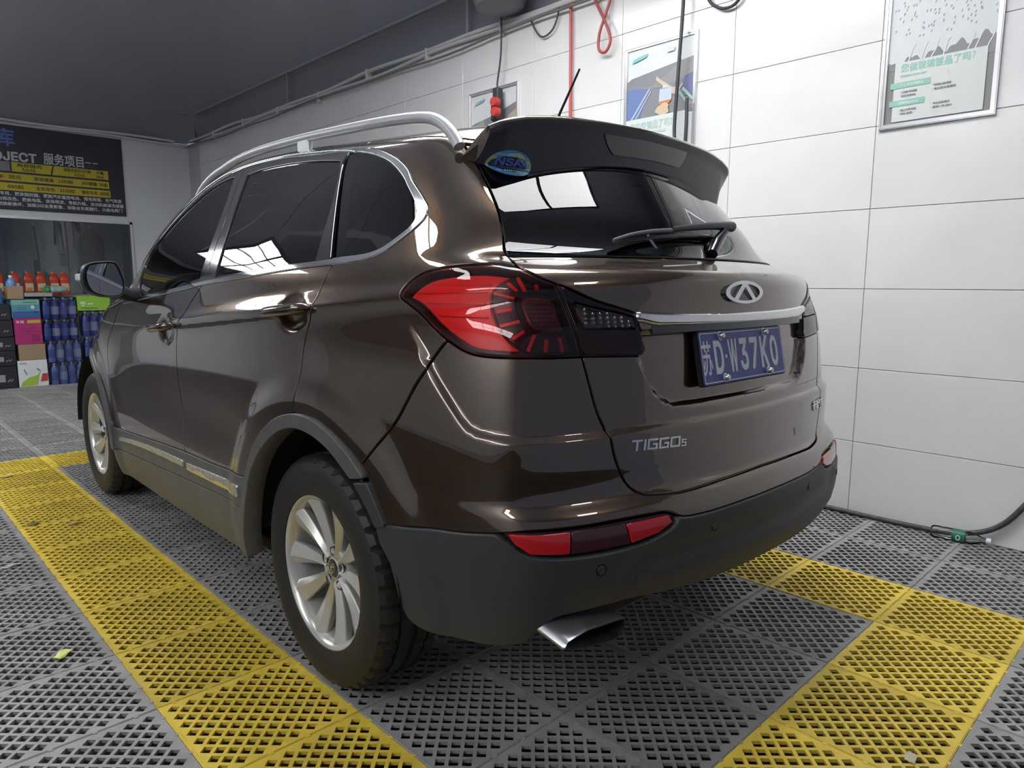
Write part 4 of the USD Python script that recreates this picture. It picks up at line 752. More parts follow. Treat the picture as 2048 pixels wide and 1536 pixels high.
def liner(y):
    an = np.radians(np.linspace(2, 178, 40)); V, F = [], []
    for x in (-.885, -.52): V.append(np.c_[np.full(40, x), y + .440 * np.cos(an), .352 + .440 * np.sin(an)])
    V.append(A([[-.52, y, .352]])); V = np.vstack(V)
    for j in range(39): F += [[j, 40 + j, j + 1], [j + 1, 40 + j, 41 + j], [40 + j, 80, 41 + j]]
    return V, A(F)
for y in (0, 2.61): both('wheel_liner', liner(y), m_dull, (car, car))
put('underbody', cat_mesh([box(-.70, .70, .50, 2.10, .215, .50, .03), box(-.50, .50, -.70, .50, .30, .50, .02), box(-.50, .50, 2.1, 3.3, .22, .55, .02), box(-.62, .62, -.80, -.46, .40, .55, .02), box(-.80, .80, .50, 2.08, .24, .30, .01)]), m_dull, car)
put('cabin_floor', cat_mesh([box(-.78, .78, .48, 2.05, .46, .62, .02), box(-.50, .50, -.55, .5, .45, .80, .02), box(-.70, .70, -.66, -.46, .50, .78), box(-.80, -.76, .5, 2.0, .6, 1.05), box(.76, .80, .5, 2.0, .6, 1.05)]), mat('cabin_carpet', (.02, .02, .021), .9), car)
for x in (-.37, .37):
    put('front_seat', cat_mesh([box(x - .25, x + .25, .95, 1.45, .62, .80, .06), move(box(-.24, .24, -.07, .07, 0, .62, .06), (x, .93, .78), R=trimesh.transformations.rotation_matrix(.22, [1, 0, 0])[:3, :3]), move(box(-.13, .13, -.05, .05, 0, .20, .045), (x, .78, 1.42))]), m_fabric, car)
put('rear_seat', cat_mesh([box(-.66, .66, .10, .58, .62, .80, .06), move(box(-.64, .64, -.07, .07, 0, .60, .06), (0, .08, .78), R=trimesh.transformations.rotation_matrix(.30, [1, 0, 0])[:3, :3]), *[move(box(-.13, .13, -.045, .045, 0, .17, .04), (x, -.10, 1.36)) for x in (-.40, .40)]]), m_fabric, car)
put('dashboard', box(-.74, .74, 1.62, 2.02, .80, 1.10, .06), m_fabric, car)
put('steering_wheel', move(tube([(.18 * math.cos(a), 0, .18 * math.sin(a)) for a in np.linspace(0, 2 * PI, 40, endpoint=False)], .016, 10, True), (-.37, 1.50, 1.04), R=trimesh.transformations.rotation_matrix(-.4, [1, 0, 0])[:3, :3]), m_black, car, smooth=60)
# ---------------------------------------------------------------- goods stacked before the far wall (front plane y = GY)
GY = 8.80
def X_(x): return EYE[0] + (x - EYE[0]) * 1.0378          # sizes read off the photograph at y 8.45, set back to the floor line
def Z_(z): return max(EYE[2] + (z - EYE[2]) * 1.0378, 0.)
def carton(name, label, x0, x1, z0, z1, color, dep=.30, group=None, prints=(), rz=0., y=GY, cat='box'):
    x0, x1, z0, z1 = X_(x0), X_(x1), Z_(z0), Z_(z1); w, h = x1 - x0, z1 - z0
    t = thing(name, label, cat, ((x0 + x1) / 2, y, z0), rz, group)
    put('body', box(-w / 2, w / 2, 0, dep, 0, h, .004), mat(f'{name}_{int(color[0] * 99)}_{int(color[1] * 99)}_{int(color[2] * 99)}', color, .5, noise=.06), t)
    for k, (nm, sh, col) in enumerate(prints):                 # shapes on the unit front face
        g = affinity.affine_transform(sh, [w, 0, 0, h, -w / 2, 0]); put(nm, move(extrude(g, .0008), (0, -.0005 - .0006 * k, 0), R=XZ), mat(f'print_{int(col[0] * 99)}_{int(col[1] * 99)}_{int(col[2] * 99)}', col, .5), t)
    return t
def rect(a, b, c, d): return sbox(a, c, b, d)
def lettering(s, x0, z0, x1, z1, font='cjk', bold=1): return fit(text_shape(s, font, bold, 48), x0, z0, x1, z1)
pw, gy = (.60, .61, .62), (.30, .30, .31)
for k, (z0, z1, x1) in enumerate(((0, .292, -1.186), (.293, .454, -1.184), (.455, .606, -1.180), (.607, .785, -1.186), (.787, .955, -1.190))):
    lab = ['lowest black carton of the stack at the left edge of the goods', 'black carton second from the floor in the left stack', 'middle black carton of the left stack, level with the brown carton', 'black carton second from the top of the left stack', 'topmost black carton of the left stack, beside the teal box'][k]
    pr = [('label', rect(.45, .75, .30, .62), gy)] if k in (0, 1, 2) else []
    pr += [('mark', unary_union([rect(.80 + .03 * q, .815 + .03 * q, .30 + .05 * (q % 2), .36 + .05 * (q % 2)) for q in range(4)]), pw)]
    carton('black_carton', lab, -1.62, x1, z0, z1, (.012, .015, .020), prints=pr, group=None, y=GY - .01 * (k % 2))
carton('white_carton', 'white carton with a green hill and red corner print on the floor', -1.175, -.898, .0, .339, (.70, .72, .73), prints=[
    ('green_print', Polygon([(.05, .03), (.12, .2), (.35, .36), (.62, .42), (.78, .62), (.70, .40), (.62, .05)]), (.36, .52, .06)), ('red_print', Polygon([(.72, .18), (.80, .47), (.98, .48), (.98, .18)]), (.50, .06, .05)),
    ('grey_print', unary_union([Polygon([(.18, .66), (.21, .68), (.30, .46), (.27, .45)]), Polygon([(.62, .66), (.64, .70), (.74, .62), (.72, .58)])]), (.16, .18, .18)), ('lettering', rect(.06, .30, .86, .92), (.35, .40, .55))])
carton('brown_carton', 'plain brown carton between the white carton and the magenta box', -1.153, -.902, .341, .516, (.34, .235, .145))
carton('magenta_box', 'magenta box with a yellow band under the teal box', -1.174, -.917, .518, .803, (.42, .022, .16), prints=[('yellow_band', Polygon([(.47, .80), (.50, .93), (.96, .93), (.96, .80)]), (.55, .40, .05)), ('lettering', lettering('车用', .08, .80, .36, .92), (.75, .60, .66)),
    ('lettering', unary_union([rect(.2, .72, .50, .52), rect(.2, .72, .60, .615), rect(.26, .60, .40, .412)]), (.25, .015, .10)), ('dark_patch', rect(.62, .88, .10, .36), (.28, .02, .11))])
tl3 = carton('teal_box', 'teal-to-blue box with a round emblem on top of the magenta box', -1.181, -.919, .805, 1.007, (.09, .30, .38), prints=[('green_top', rect(.02, .98, .72, .97), (.22, .46, .36)), ('blue_foot', rect(.02, .98, .03, .36), (.035, .11, .33)), ('emblem', affinity.scale(shapely.Point(.74, .58).buffer(1, 20), .07, .10), (.62, .72, .74)), ('lettering', rect(.40, .88, .82, .86), (.06, .16, .16)), ('lettering', unary_union([rect(.2, .5, .55, .58), rect(.2, .5, .45, .48), rect(.2, .42, .34, .36)]), (.05, .18, .28)), ('mark', rect(.80, .86, .28, .35), (.02, .04, .12))])
t = thing('small_brown_carton', 'small open brown carton on top of the teal box', 'box', (X_(-1.1325), GY, Z_(1.009))); m_card = mat('card_brown', (.36, .25, .155), .6, noise=.06); h_ = .149; w_ = .074
for a in ((-w_, w_, 0, .004, .0, h_), (-w_, w_, .176, .18, .0, h_), (-w_, -w_ + .004, .004, .176, .0, h_), (w_ - .004, w_, .004, .176, .0, h_), (-w_, w_, 0, .18, -.0, .004)): put('card', box(*a), m_card, t)
carton('grey_tray', 'flat pale grey tray on top of the teal box and blue packs', -1.052, -.79, 1.036, 1.078, (.36, .37, .37), dep=.25, cat='tray')
# shrink-wrapped packs of blue bottles: two by four bottles and a film
m_wrap = pane('shrink_film', (.93, .94, .97), 1.4, .06); m_blue = mat('blue_fluid', (.050, .075, .34), .25, vary=.1); m_cap_b = mat('pale_cap', (.50, .55, .66), .4); m_lab = mat('pale_label', (.36, .42, .58), .45)
def bottle_prof(r, h): return [(.001, 0), (r * .9, 0), (r, .01), (r, h * .30), (r * .93, h * .36), (r, h * .42), (r, h * .68), (r * .55, h * .84), (r * .30, h * .88), (r * .30, h * .93)]
def pack(label, x0, x1, z0, z1, n, blue=m_blue):
    x0, x1, z0, z1 = X_(x0), X_(x1), Z_(z0), Z_(z1); w, h = x1 - x0, z1 - z0; t = thing('bottle_pack', label, 'bottle pack', ((x0 + x1) / 2, GY, z0), 0); d = w / n
    for j in range(2):
        for i in range(n):
            x, y = -w / 2 + d * (i + .5), d * (j + .5); r = d * .475
            b = put('bottle', move(lathe(bottle_prof(r, h * .97), 16), (x, y, 0)), blue, t, smooth=35); put('cap', move(lathe([(.001, h * .98), (r * .33, h * .98), (r * .36, h * .90), (r * .30, h * .89)], 12), (x, y, 0)), m_cap_b, b)
            if j == 0: put('label', move(lathe([(r * 1.01, h * .20), (r * 1.01, h * .56)], 16), (x, y, 0)), m_lab if i % 2 else mat('deep_label', (.10, .14, .42), .4), b)
    put('film', box(-w / 2, w / 2, -.002, 2 * d + .002, .004, h * .985, .012), m_wrap, t)
m_pale = mat('pale_blue_fluid', (.16, .22, .48), .25, vary=.1)
pack('topmost pack of blue bottles in film, right of the teal box', -.901, -.560, .789, 1.032, 4)
pack('pack of blue bottles in film right of the magenta box', -.905, -.564, .548, .785, 4)
pack('pale blue bottle pack right of the brown carton', -.885, -.544, .300, .546, 4, m_pale)
pack('lowest pale blue bottle pack, on the floor by the white carton', -.870, -.529, .0, .298, 4, m_pale)
pack('topmost bottle pack of the right column, right under the lime box', -.520, -.19, .580, .868, 4)
pack('middle bottle pack of the right column under the lime box', -.520, -.19, .290, .578, 4)
pack('lowest bottle pack of the right column, behind the front wing', -.520, -.19, .0, .288, 4, m_pale)
carton('lime_box', 'lime green box with white print behind the door mirror', -.555, -.217, .871, 1.038, (.30, .56, .05), dep=.20, prints=[('white_print', unary_union([rect(.08, .24, .45, .62), rect(.12, .20, .30, .40), rect(.30, .48, .42, .52)]), (.62, .74, .55)), ('dark_print', rect(.10, .60, .14, .20), (.10, .25, .04))])
# soft green and white pouch
v = trimesh.creation.icosphere(3); p = np.asarray(v.vertices) * [.125, .09, .052]; p = np.sign(p) * np.abs(p); p[:, 2] = np.maximum(p[:, 2], -.03); p += .006 * (meshkit.fbm(p * 30, 3)[:, None] - .5)
t = thing('refill_pouch', 'soft green and white refill pouch lying left of the door mirror', 'pouch', (X_(-.73), GY + .12, Z_(1.032) + .078)); q = p.copy()
put('body', (p, np.asarray(v.faces)), mat('pouch_green', (.30, .42, .36), .3, noise=.3, nscale=12), t, smooth=True); put('green_end', (p[:, :] * [.35, 1.02, 1.02] + [-.088, 0, 0], np.asarray(v.faces)), mat('pouch_dark', (.05, .26, .09), .3), t, smooth=True)
# ledge and the row of red canisters on it
LY = 9.18
put('shelf', box(-3.2, .30, LY - .14, FY - .02, 1.005, 1.045, .004), mat('grey_shelf', (.25, .25, .26), .5), tag(thing('goods_shelf', 'long grey shelf under the glass, behind the stacked goods', 'shelf'), None))
put('leg', box(-3.18, -3.12, LY - .1, FY - .1, 0, 1.005), mat('grey_shelf', (.25, .25, .26), .5), stage.GetPrimAtPath('/World/goods_shelf')); put('leg', box(.22, .28, LY - .1, FY - .1, 0, 1.005), mat('grey_shelf', (.25, .25, .26), .5), stage.GetPrimAtPath('/World/goods_shelf'))
kx = (LY - EYE[1]) / (8.45 - EYE[1])
def XL(x): return EYE[0] + (x - EYE[0]) * kx
m_can = mat('red_canister', (.50, .040, .012), .3, vary=.08); m_cream = mat('cream_label', (.58, .46, .30), .45); m_yl = mat('ochre_label', (.42, .26, .04), .45)
CANL = ['red canister with cream label, behind the blue-capped bottle', 'red canister with cream label, third from the left', 'red canister with cream label, above the left end of the green pouch', 'red canister with cream label, behind the green pouch', 'red canister with cream label, rightmost, beside the door mirror', 'red canister with cream label, cut by the left edge of the picture']
h = 1.3 - 1.045 + .03
for k, x in enumerate((-1.129, -1.002, -.888, -.763, -.665, -1.275)):
    t = thing('red_canister', CANL[k], 'canister', (XL(x), LY, 1.045), 0, None); w = .052
    body = loft([np.c_[(w * s_) * np.sign(np.cos(a)) * np.abs(np.cos(a)) ** .6, (.034 * s_) * np.sign(np.sin(a)) * np.abs(np.sin(a)) ** .6, np.full(24, z)] for a in [np.linspace(0, 2 * PI, 24, endpoint=False)] for s_, z in ((.9, 0), (1, .012), (1, .175), (.95, .195), (.62, .228), (.34, .240), (.30, .246))], True, True)
    put('body', body, m_can, t, smooth=45); put('cap', move(lathe([(.001, .274), (.017, .273), (.019, .268), (.019, .246), (.015, .244)], 16), (-.012, 0, 0)), mat('orange_cap', (.52, .10, .03), .4), t); put('grip', tube([(.012, 0, .245), (.032, 0, .238), (.042, 0, .21)], .008, 8), m_can, t)
    put('label', box(-.040, .040, -.0352, -.0340, .045, .135, .0003), m_cream, t); put('label_band', box(-.030, .030, -.0356, -.0350, .05, .085, .0002), m_yl, t)
def small_bottle(label, x, y, z, r, h, col, capc):
    t = thing('washer_bottle', label, 'bottle', (x, y, z)); put('body', lathe(bottle_prof(r, h), 24), mat('bottle_%d' % int(col[2] * 99), col, .25), t, smooth=40); put('cap', lathe([(.001, h), (r * .36, h), (r * .40, h * .90), (r * .30, h * .895)], 16), mat('cap_%d' % int(capc[1] * 99), capc, .4), t)
small_bottle('light blue bottle with white cap inside the small brown carton', X_(-1.150), GY + .09, Z_(1.009) + .006, .050, .262, (.13, .30, .58), (.66, .70, .74))
small_bottle('blue bottle at the left edge on the black stack', X_(-1.285), GY + .09, Z_(.955), .052, .23, (.07, .19, .50), (.55, .60, .68))
# ---------------------------------------------------------------- price board on the far wall
t = thing('price_board', 'black price board with yellow rows and white lettering on the far wall', 'sign', (0, FY - .003, 0)); BX0, BX1, BZ0, BZ1 = -3.6, .352, 2.058, 3.035
put('board', box(BX0, BX1, -.022, 0, BZ0, BZ1, .004), mat('board_black', (.022, .023, .030), .45, noise=.3, nscale=3), t)
def sign(nm, sh, col, d=0.): put(nm, move(extrude(sh, .0012), (0, -.0222 - d, 0), R=XZ), mat(f'sign_{int(col[0] * 99)}_{int(col[1] * 99)}_{int(col[2] * 99)}', col, .5), t)
S_W, S_Y, S_B, S_K = (.50, .51, .54), (.52, .42, .022), (.11, .17, .48), (.07, .055, .015)
sign('lettering', fit(text_shape('库', bold=2), -1.02, 2.79, -.812, 3.0), S_B)
sign('lettering', fit(text_shape('PROJECT', 'inter', 4), -1.215, 2.625, -.605, 2.735), S_W); sign('lettering', fit(text_shape('服务项目', bold=2), -.535, 2.625, -.103, 2.765), S_W); sign('dash', unary_union([rect(-.085, -.02, 2.690, 2.702), rect(.0, .055, 2.690, 2.702)]), S_W)
cut = lambda z0, z1: Polygon([(-.478, z0), (-.462, z0), (-.428, z1), (-.444, z1)])
sign('yellow_row', rect(-.868, .168, 2.505, 2.615).difference(cut(2.49, 2.62)), S_Y); sign('yellow_row', rect(-3.3, .170, 2.392, 2.482), S_Y); sign('yellow_row', rect(-3.3, .178, 2.280, 2.370), S_Y); sign('grey_cell', rect(-3.3, -.885, 2.505, 2.615), (.22, .20, .20))
for s, x0, x1, z0, z1 in (('局部抛光', -.815, -.555, 2.563, 2.606), ('50元', -.770, -.625, 2.512, 2.552), ('漆面深度车内打蜡', -.33, -.03, 2.563, 2.606), ('100元', -.22, -.10, 2.512, 2.550), ('打蜡', .035, .115, 2.563, 2.606), ('60元', .035, .115, 2.512, 2.550),
                          ('洗车', -1.10, -.95, 2.415, 2.462), ('38元', -.91, -.78, 2.415, 2.462), ('漆面镀晶', -.655, -.445, 2.415, 2.462), ('1280起', -.400, -.235, 2.415, 2.462), ('360镀膜', -.145, .03, 2.415, 2.462), ('580起', .055, .150, 2.415, 2.462),
                          ('680起', -.925, -.765, 2.303, 2.350), ('全车改色', -.640, -.440, 2.303, 2.350), ('2180起', -.390, -.225, 2.303, 2.350), ('隐形车衣', -.145, .03, 2.303, 2.350), ('3800起', .055, .165, 2.303, 2.350)):
    sign('row_lettering', fit(text_shape(s, bold=1, size=48), x0, z0, x1, z1), S_K, .0013)
for s, x1, z in (('专用、更换雨刮器、更换汽车遥控电池、搭电救援、充气救援', .305, 2.222), ('内饰改色、更换电瓶、现场喷漆、导航升级、发动机舱清洗镀膜', .325, 2.160), ('灯泡换新换件、加装360全景影像、加装全车氛围灯、升级电尾门', .305, 2.100)):
    g = text_shape(s, bold=1, size=40); a, b, c, d = g.bounds; k = .046 / (d - b); w = (c - a) * k * 1.06; sign('small_lettering', fit(g, x1 - w, z, x1, z + .046), S_W)
# ---------------------------------------------------------------- framed posters on the tiled wall (u runs towards the right of the picture: u = -y)
PX = WX - .009
def poster(name, label, y0, y1, z0, z1, layers, fw=.022):
    t = thing(name, label, 'poster', (PX, 0, 0)); u0, u1 = -y0, -y1
    fr = rect(u0, u1, z0, z1).difference(rect(u0 + fw, u1 - fw, z0 + fw, z1 - fw))
    put('frame', cat_mesh([move(extrude(fr, .014), R=YZ), move(extrude(rect(u0 + .004, u1 - .004, z0 + .004, z1 - .004).difference(rect(u0 + .010, u1 - .010, z0 + .010, z1 - .010)), .018), R=YZ)]), mat('poster_frame', (.72, .72, .72), .25, metal=.7), t)
    put('sheet', move(extrude(rect(u0 + fw * .8, u1 - fw * .8, z0 + fw * .8, z1 - fw * .8), .004), R=YZ), mat('poster_paper', (.70, .72, .73), .35), t)
    area = rect(u0 + fw, u1 - fw, z0 + fw, z1 - fw); W, H = u1 - u0, z1 - z0
    for k, (nm, sh, col) in enumerate(layers):
        g = affinity.affine_transform(sh, [W, 0, 0, H, u0, z0]).buffer(0).intersection(area)
        if g.area > 1e-7: put(nm, move(extrude(g, .0006), (-.0040 - .0007 * k, 0, 0), R=YZ), mat(f'poster_{int(col[0] * 99)}_{int(col[1] * 99)}_{int(col[2] * 99)}', col, .35), t)
    return t
rs = np.random.default_rng(3)
def blob(cx, cy, rx, ry, n=24, w=.25): return Polygon([(cx + rx * (1 + w * math.sin(3 * a + cx * 9) * .5 + w * math.sin(5 * a + cy * 7) * .4) * math.cos(a), cy + ry * (1 + w * math.sin(4 * a + cx * 5) * .5) * math.sin(a)) for a in np.linspace(0, 2 * PI, n, endpoint=False)])
mint, mgrey = (.30, .58, .48), (.24, .245, .26)
drops = unary_union([affinity.rotate(affinity.scale(shapely.Point(u, w).buffer(.006, 4), .7, 1.6), -35) for u, w in zip(rs.uniform(.08, .97, 130), rs.uniform(.60, .98, 130))])
def lines(us, zs, w=.10, h=.0085): return unary_union([rect(u, u + w * f, z, z + h) for (u, f), z in zip(us, zs)])
card = Polygon([(.115, .045), (.895, .045), (.895, .43), (.885, .447), (.115, .447)])
shore = [(.05, .43)] + [(u, .435 + .10 * u + .022 * math.sin(u * 31) + .014 * math.sin(u * 67)) for u in np.linspace(.05, .95, 40)] + [(.95, .40), (.05, .40)]
runs = unary_union([LineString([(u, .42), (u + .015, .46), (u + .045, .52 + .03 * math.sin(u * 40)), (u + .06, .55)]).buffer(.005) for u in (.22, .33, .42, .52, .72, .78, .88)])
poster('glass_coating_poster', 'poster of beaded water on glass with mint lettering, rightmost on the wall', .530, .045, 1.947, 2.62, [
    ('backing', rect(0, 1, 0, .5), (.24, .24, .23)), ('water_picture', rect(0, 1, .44, 1), (.66, .68, .70)), ('dark_water', Polygon(shore), mgrey), ('drops', drops, (.30, .31, .34)), ('runnels', runs, (.72, .74, .76)), ('dark_corner', Polygon([(.03, .93), (.35, 1), (.03, 1)]), (.36, .37, .40)), ('card', card, (.68, .70, .68)),
    ('lettering', lettering('您做玻璃镀晶了吗?', .17, .375, .80, .435), mint), ('lettering', lettering('镀晶施工 专业 养护', .17, .345, .40, .360), (.45, .62, .56)),
    ('banner', unary_union([rect(.085, .44, .272, .312), rect(.085, .40, .150, .190)]), mint), ('banner_lettering', unary_union([lettering('什么是玻璃镀晶', .17, .283, .38, .302), lettering('玻璃镀晶的好处', .17, .161, .35, .180)]), (.66, .76, .72)),
    ('small_lettering', unary_union([lettering('·不沾雨 视线清晰', .18, .236, .33, .250), lettering('·雨天行车更安全', .18, .210, .32, .224), lettering('·有效减少雨刮噪音', .46, .250, .62, .264), lettering('·疏水防污易清洗', .46, .224, .66, .238), lettering('·施工方便 快捷', .18, .114, .33, .128), lettering('·持久耐用', .18, .090, .30, .104), lettering('·专业设备施工', .46, .128, .62, .142), lettering('·质保一年 放心', .46, .102, .64, .116)]), (.22, .22, .23))])
skin, orange = (.62, .50, .40), (.62, .24, .06)
poster('air_conditioner_poster', 'poster of a hand spraying from a can, centre of the wall', 2.085, 1.560, 1.86, 2.668, [
    ('picture', rect(0, 1, .44, .84), (.24, .245, .27)), ('roof_shade', Polygon([(.03, .76), (.05, .70), (.4, .68), (.97, .87), (.97, .80), (.97, .70), (.5, .66), (.03, .68)]), (.30, .29, .29)), ('top_white', Polygon([(.03, .80), (.03, .74), (.10, .765), (.97, .83), (.97, 1), (.03, 1)]), (.70, .72, .73)),
    ('blue_door', Polygon([(.03, .50), (.03, .69), (.16, .69), (.36, .66), (.22, .46), (.03, .44)]), (.16, .23, .45)), ('seam', unary_union([LineString([(.10, .45), (.36, .66)]).buffer(.008), LineString([(.15, .44), (.38, .64)]).buffer(.006)]), (.50, .55, .62)), ('blue_seat', Polygon([(.80, .56), (.84, .70), (.97, .72), (.97, .55)]), (.15, .17, .32)),
    ('arm', Polygon([(.72, .80), (.82, .80), (.84, .70), (.78, .63), (.68, .64), (.52, .71), (.46, .745), (.45, .715), (.56, .66), (.64, .60), (.74, .58), (.82, .64)]), skin), ('can', Polygon([(.51, .645), (.68, .635), (.67, .545), (.50, .545)]), (.52, .60, .74)), ('can_cap', rect(.55, .62, .645, .665), (.62, .66, .74)), ('orange_band', Polygon([(.50, .552), (.68, .556), (.64, .53), (.53, .525)]), orange), ('second_hand', blob(.56, .49, .09, .045, w=.3), (.64, .50, .34)), ('green_straps', unary_union([LineString([(.76, .61), (.87, .52)]).buffer(.012), LineString([(.83, .61), (.95, .53)]).buffer(.012)]), (.34, .52, .42)),
    ('card', Polygon([(.035, .03), (.90, .03), (.90, .43), (.885, .455), (.035, .455)]), (.69, .72, .70)), ('wave_logo', Polygon([(.11, .875), (.20, .885), (.31, .900), (.33, .925), (.22, .915), (.13, .90)]), (.22, .52, .54)), ('stamp', rect(.60, .70, .895, .925), (.62, .65, .66)), ('lettering', lettering('您的空调洗了吗?', .10, .365, .70, .428), (.48, .64, .58)), ('lettering', lettering('空调清洗 健康呼吸 专业设备', .11, .330, .62, .350), (.58, .68, .66)), ('banner', rect(.04, .36, .262, .302), (.42, .46, .42)), ('small_lettering', unary_union([lettering('·杀菌除味', .55, .262, .72, .278), lettering('·清洁风道', .55, .235, .70, .250), lettering('·提升制冷', .30, .235, .46, .250)]), (.36, .37, .38))])
tan = (.46, .41, .25)
poster('leather_care_poster', 'small poster of beige car seats, leftmost on the wall, half behind the spoiler', 3.602, 3.050, 1.86, 2.668, [
    ('picture', Polygon([(.03, .44), (.03, .70), (.10, .715), (.50, .755), (.97, .835), (.97, .44)]), (.24, .245, .27)), ('seat', Polygon([(.07, .69), (.30, .735), (.31, .665), (.26, .645), (.24, .62), (.16, .62), (.12, .65)]), (.40, .385, .32)), ('seat', blob(.17, .55, .22, .085, w=.1), tan), ('seat', blob(.80, .57, .20, .13, w=.15), tan), ('seat', Polygon([(.78, .72), (.96, .77), (.97, .64), (.80, .65)]), (.45, .40, .30)),
    ('green_patch', Polygon([(.86, .68), (.97, .69), (.97, .655), (.87, .65)]), (.12, .24, .12)), ('white_bottle', blob(.66, .60, .045, .05, w=.1), (.62, .66, .64)), ('wave_logo', Polygon([(.11, .875), (.20, .885), (.31, .900), (.33, .925), (.22, .915), (.13, .90)]), (.30, .46, .52)), ('card', rect(.035, .90, .03, .45), (.69, .72, .70))])
# ---------------------------------------------------------------- hoses, cables and sockets on the tiled wall
def hose(name, label, cat, pts, r, m, n=8): t = thing(name, label, cat); put(name.split('_')[-1] if False else 'line', tube(cr(A(pts), n), r, 8), m, t, smooth=60); return t
m_redh = mat('red_hose', (.62, .10, .09), .4); m_darkred = mat('dark_red_hose', (.42, .085, .08), .4); m_blk = mat('black_hose', (.045, .047, .055), .45); m_cab = mat('grey_flex', (.075, .076, .08), .5)
hx = WX - .035
hose('air_hose', 'straight red air hose hanging down the wall behind the aerial', 'hose', [(hx, 2.54, 3.06), (hx, 2.535, 2.9), (hx, 2.530, 2.5), (hx, 2.528, 2.2), (hx, 2.53, 1.5), (hx, 2.53, 1.2)], .0105, m_redh)
hose('air_hose', 'looped red air hose hanging from the conduit, right of the straight one', 'hose', [(hx, 2.36, 3.10), (hx - .01, 2.31, 3.0), (hx - .02, 2.225, 2.86), (hx - .02, 2.18, 2.75), (hx - .02, 2.20, 2.69), (hx - .02, 2.235, 2.676), (hx - .02, 2.275, 2.71), (hx - .02, 2.27, 2.80), (hx - .01, 2.235, 2.90), (hx, 2.20, 3.0), (hx, 2.185, 3.06)], .0095, m_darkred)
hose('pressure_hose', 'black hose hanging down in front of the centre poster', 'hose', [(hx - .03, 1.640, 3.3), (hx - .03, 1.640, 2.84), (hx - .03, 1.655, 2.5), (hx - .03, 1.665, 2.3), (hx - .03, 1.672, 2.12), (hx - .035, 1.655, 2.03), (hx - .035, 1.60, 2.0), (hx - .035, 1.588, 2.10), (hx - .03, 1.592, 2.28)], .0105, m_blk)
hose('sagging_cable', 'black cable sagging into the top of the picture right of the centre poster', 'cable', [(hx, 1.53, 2.92), (hx, 1.49, 2.80), (hx, 1.43, 2.745), (hx, 1.375, 2.728), (hx, 1.32, 2.74), (hx, 1.27, 2.80), (hx, 1.24, 2.9)], .009, m_blk)
hose('sagging_cable', 'thin grey cable looping under the conduits left of the red hose', 'cable', [(hx, 2.94, 3.14), (hx, 2.90, 3.02), (hx, 2.83, 2.925), (hx, 2.77, 2.905), (hx, 2.70, 2.935), (hx, 2.66, 3.0), (hx, 2.645, 3.06)], .006, m_cab)
t = thing('pendant_socket', 'black pendant socket with two red sockets hanging before the leftmost poster', 'socket', (1.135, 3.20, 0)); put('cable', tube(cr(A([(0, -.02, 3.12), (0, -.02, 2.95), (0, -.012, 2.83), (0, .02, 2.68), (0, .02, 2.63)]), 5), .007, 8), m_cab, t)
put('plug', box(-.03, .03, -.012, .045, 2.555, 2.635, .006), mat('socket_black', (.05, .05, .056), .45), t); put('body', box(-.035, .035, -.02, .065, 2.40, 2.565, .012), mat('socket_black', (0, 0, 0)), t)
for k, z in enumerate((2.525, 2.455)): put('red_socket', move(lathe([(.001, -.05), (.030, -.048), (.034, -.040), (.034, 0)], 20, 'x'), (-.025, -.006 - .006 * k, z)), mat('socket_red', (.66, .060, .055), .35), t)
t = thing('ceiling_drum', 'pale round drum hung at the top edge above the conduits', 'drum', (1.0, 3.05, 0)); put('body', lathe([(.001, 3.10), (.08, 3.095), (.17, 3.12), (.19, 3.17), (.19, 3.42), (.001, 3.43)], 32), mat('drum_grey', (.17, .17, .185), .45), t, smooth=40); put('hanger', tube([(0, 0, 3.42), (0, 0, 4.6)], .012, 8), m_rail, t)
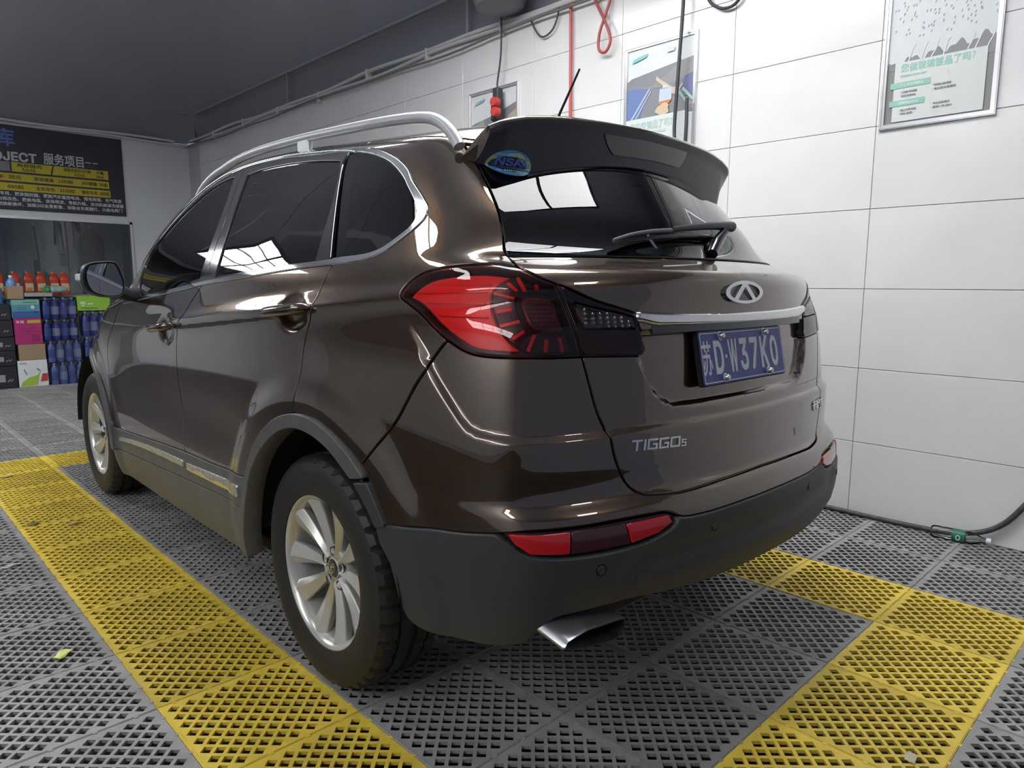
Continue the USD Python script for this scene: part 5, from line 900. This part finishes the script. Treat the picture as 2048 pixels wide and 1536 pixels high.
# ---------------------------------------------------------------- small things on the floor
fz = .012
hose('floor_hose', 'black hose lying along the foot of the tiled wall and curling up at the right', 'hose', [(1.17, 4.5, fz), (1.175, 2.5, fz), (1.172, 1.4, fz), (1.172, .7, fz), (1.168, .40, fz), (1.165, .18, fz + .004), (1.170, .06, .022), (1.175, -.06, .055), (1.18, -.14, .11), (1.185, -.205, .20), (1.185, -.28, .34), (1.18, -.36, .52)], .0125, mat('worn_hose', (.060, .062, .055), .5, noise=.4, nscale=40))
t = thing('water_bottle', 'clear plastic water bottle with a green label lying by the wall', 'bottle', (1.118, .128, .030), -84)
bp_ = [(.001, 0), (.022, 0), (.029, .008), (.030, .03), (.028, .045), (.030, .06), (.030, .13), (.028, .145), (.030, .16), (.024, .185), (.014, .205), (.0115, .212), (.0115, .222)]
put('body', lathe(bp_, 32, 'x'), pane('clear_plastic', (.90, .92, .92), 1.35), t, smooth=40); put('label', lathe([(.0304, .088), (.0306, .09), (.0306, .138), (.0304, .14)], 32, 'x'), mat('green_label', (.010, .17, .10), .35), t); put('cap', lathe([(.001, .242), (.0135, .241), (.0145, .238), (.0145, .222), (.001, .222)], 20, 'x'), mat('white_cap', (.70, .71, .70), .4), t)
put('label_mark', move(extrude(affinity.scale(shapely.Point(0, 0).buffer(1, 16), .010, .013).difference(affinity.scale(shapely.Point(0, 0).buffer(1, 16), .006, .009)), .0004), (.114, -.0308, -.002), R=XZ), mat('label_white', (.66, .72, .68), .4), t)
def scrap(name, label, x, y, w, d, rz, col, th=.0015, z=.0025):
    g = Polygon([(-w / 2, -d / 2), (w * .42, -d * .46), (w / 2, d * .40), (w * .05, d / 2), (-w * .46, d * .42)]); v, f = extrude(shapely.segmentize(g, .006), th); v = v + np.c_[0 * v[:, 0], 0 * v[:, 0], .003 * np.sin(v[:, 0] * 120)]
    t = thing(name, label, 'scrap', (x, y, z + .003), rz); put('sheet', (v, f), mat('scrap_%d_%d' % (int(col[0] * 99), int(col[2] * 99)), col, .6), t)
scrap('paper_scrap', 'bright yellow-green paper scrap lying on the grey grating at lower left', -2.161, 1.742, .062, .036, 38, (.74, .78, .24)); scrap('paper_scrap', 'white torn strip lying on the grating at the left edge', -2.150, 2.72, .075, .018, 15, (.66, .66, .58))
scrap('paper_scrap', 'pale scrap lying on the yellow strip, right of the dry leaf', -1.82, 3.152, .055, .026, 20, (.62, .52, .20)); scrap('leaf', 'olive green leaf lying on the yellow strip', -1.968, 3.282, .052, .045, 50, (.17, .17, .025)); scrap('paper_scrap', 'small pale scrap on the yellow strip near the front wheel', -1.90, 4.42, .07, .03, 10, (.60, .54, .28)); scrap('paper_scrap', 'pinkish scrap on the yellow grating at lower right', -.72, -.335, .035, .026, 0, (.56, .47, .36))
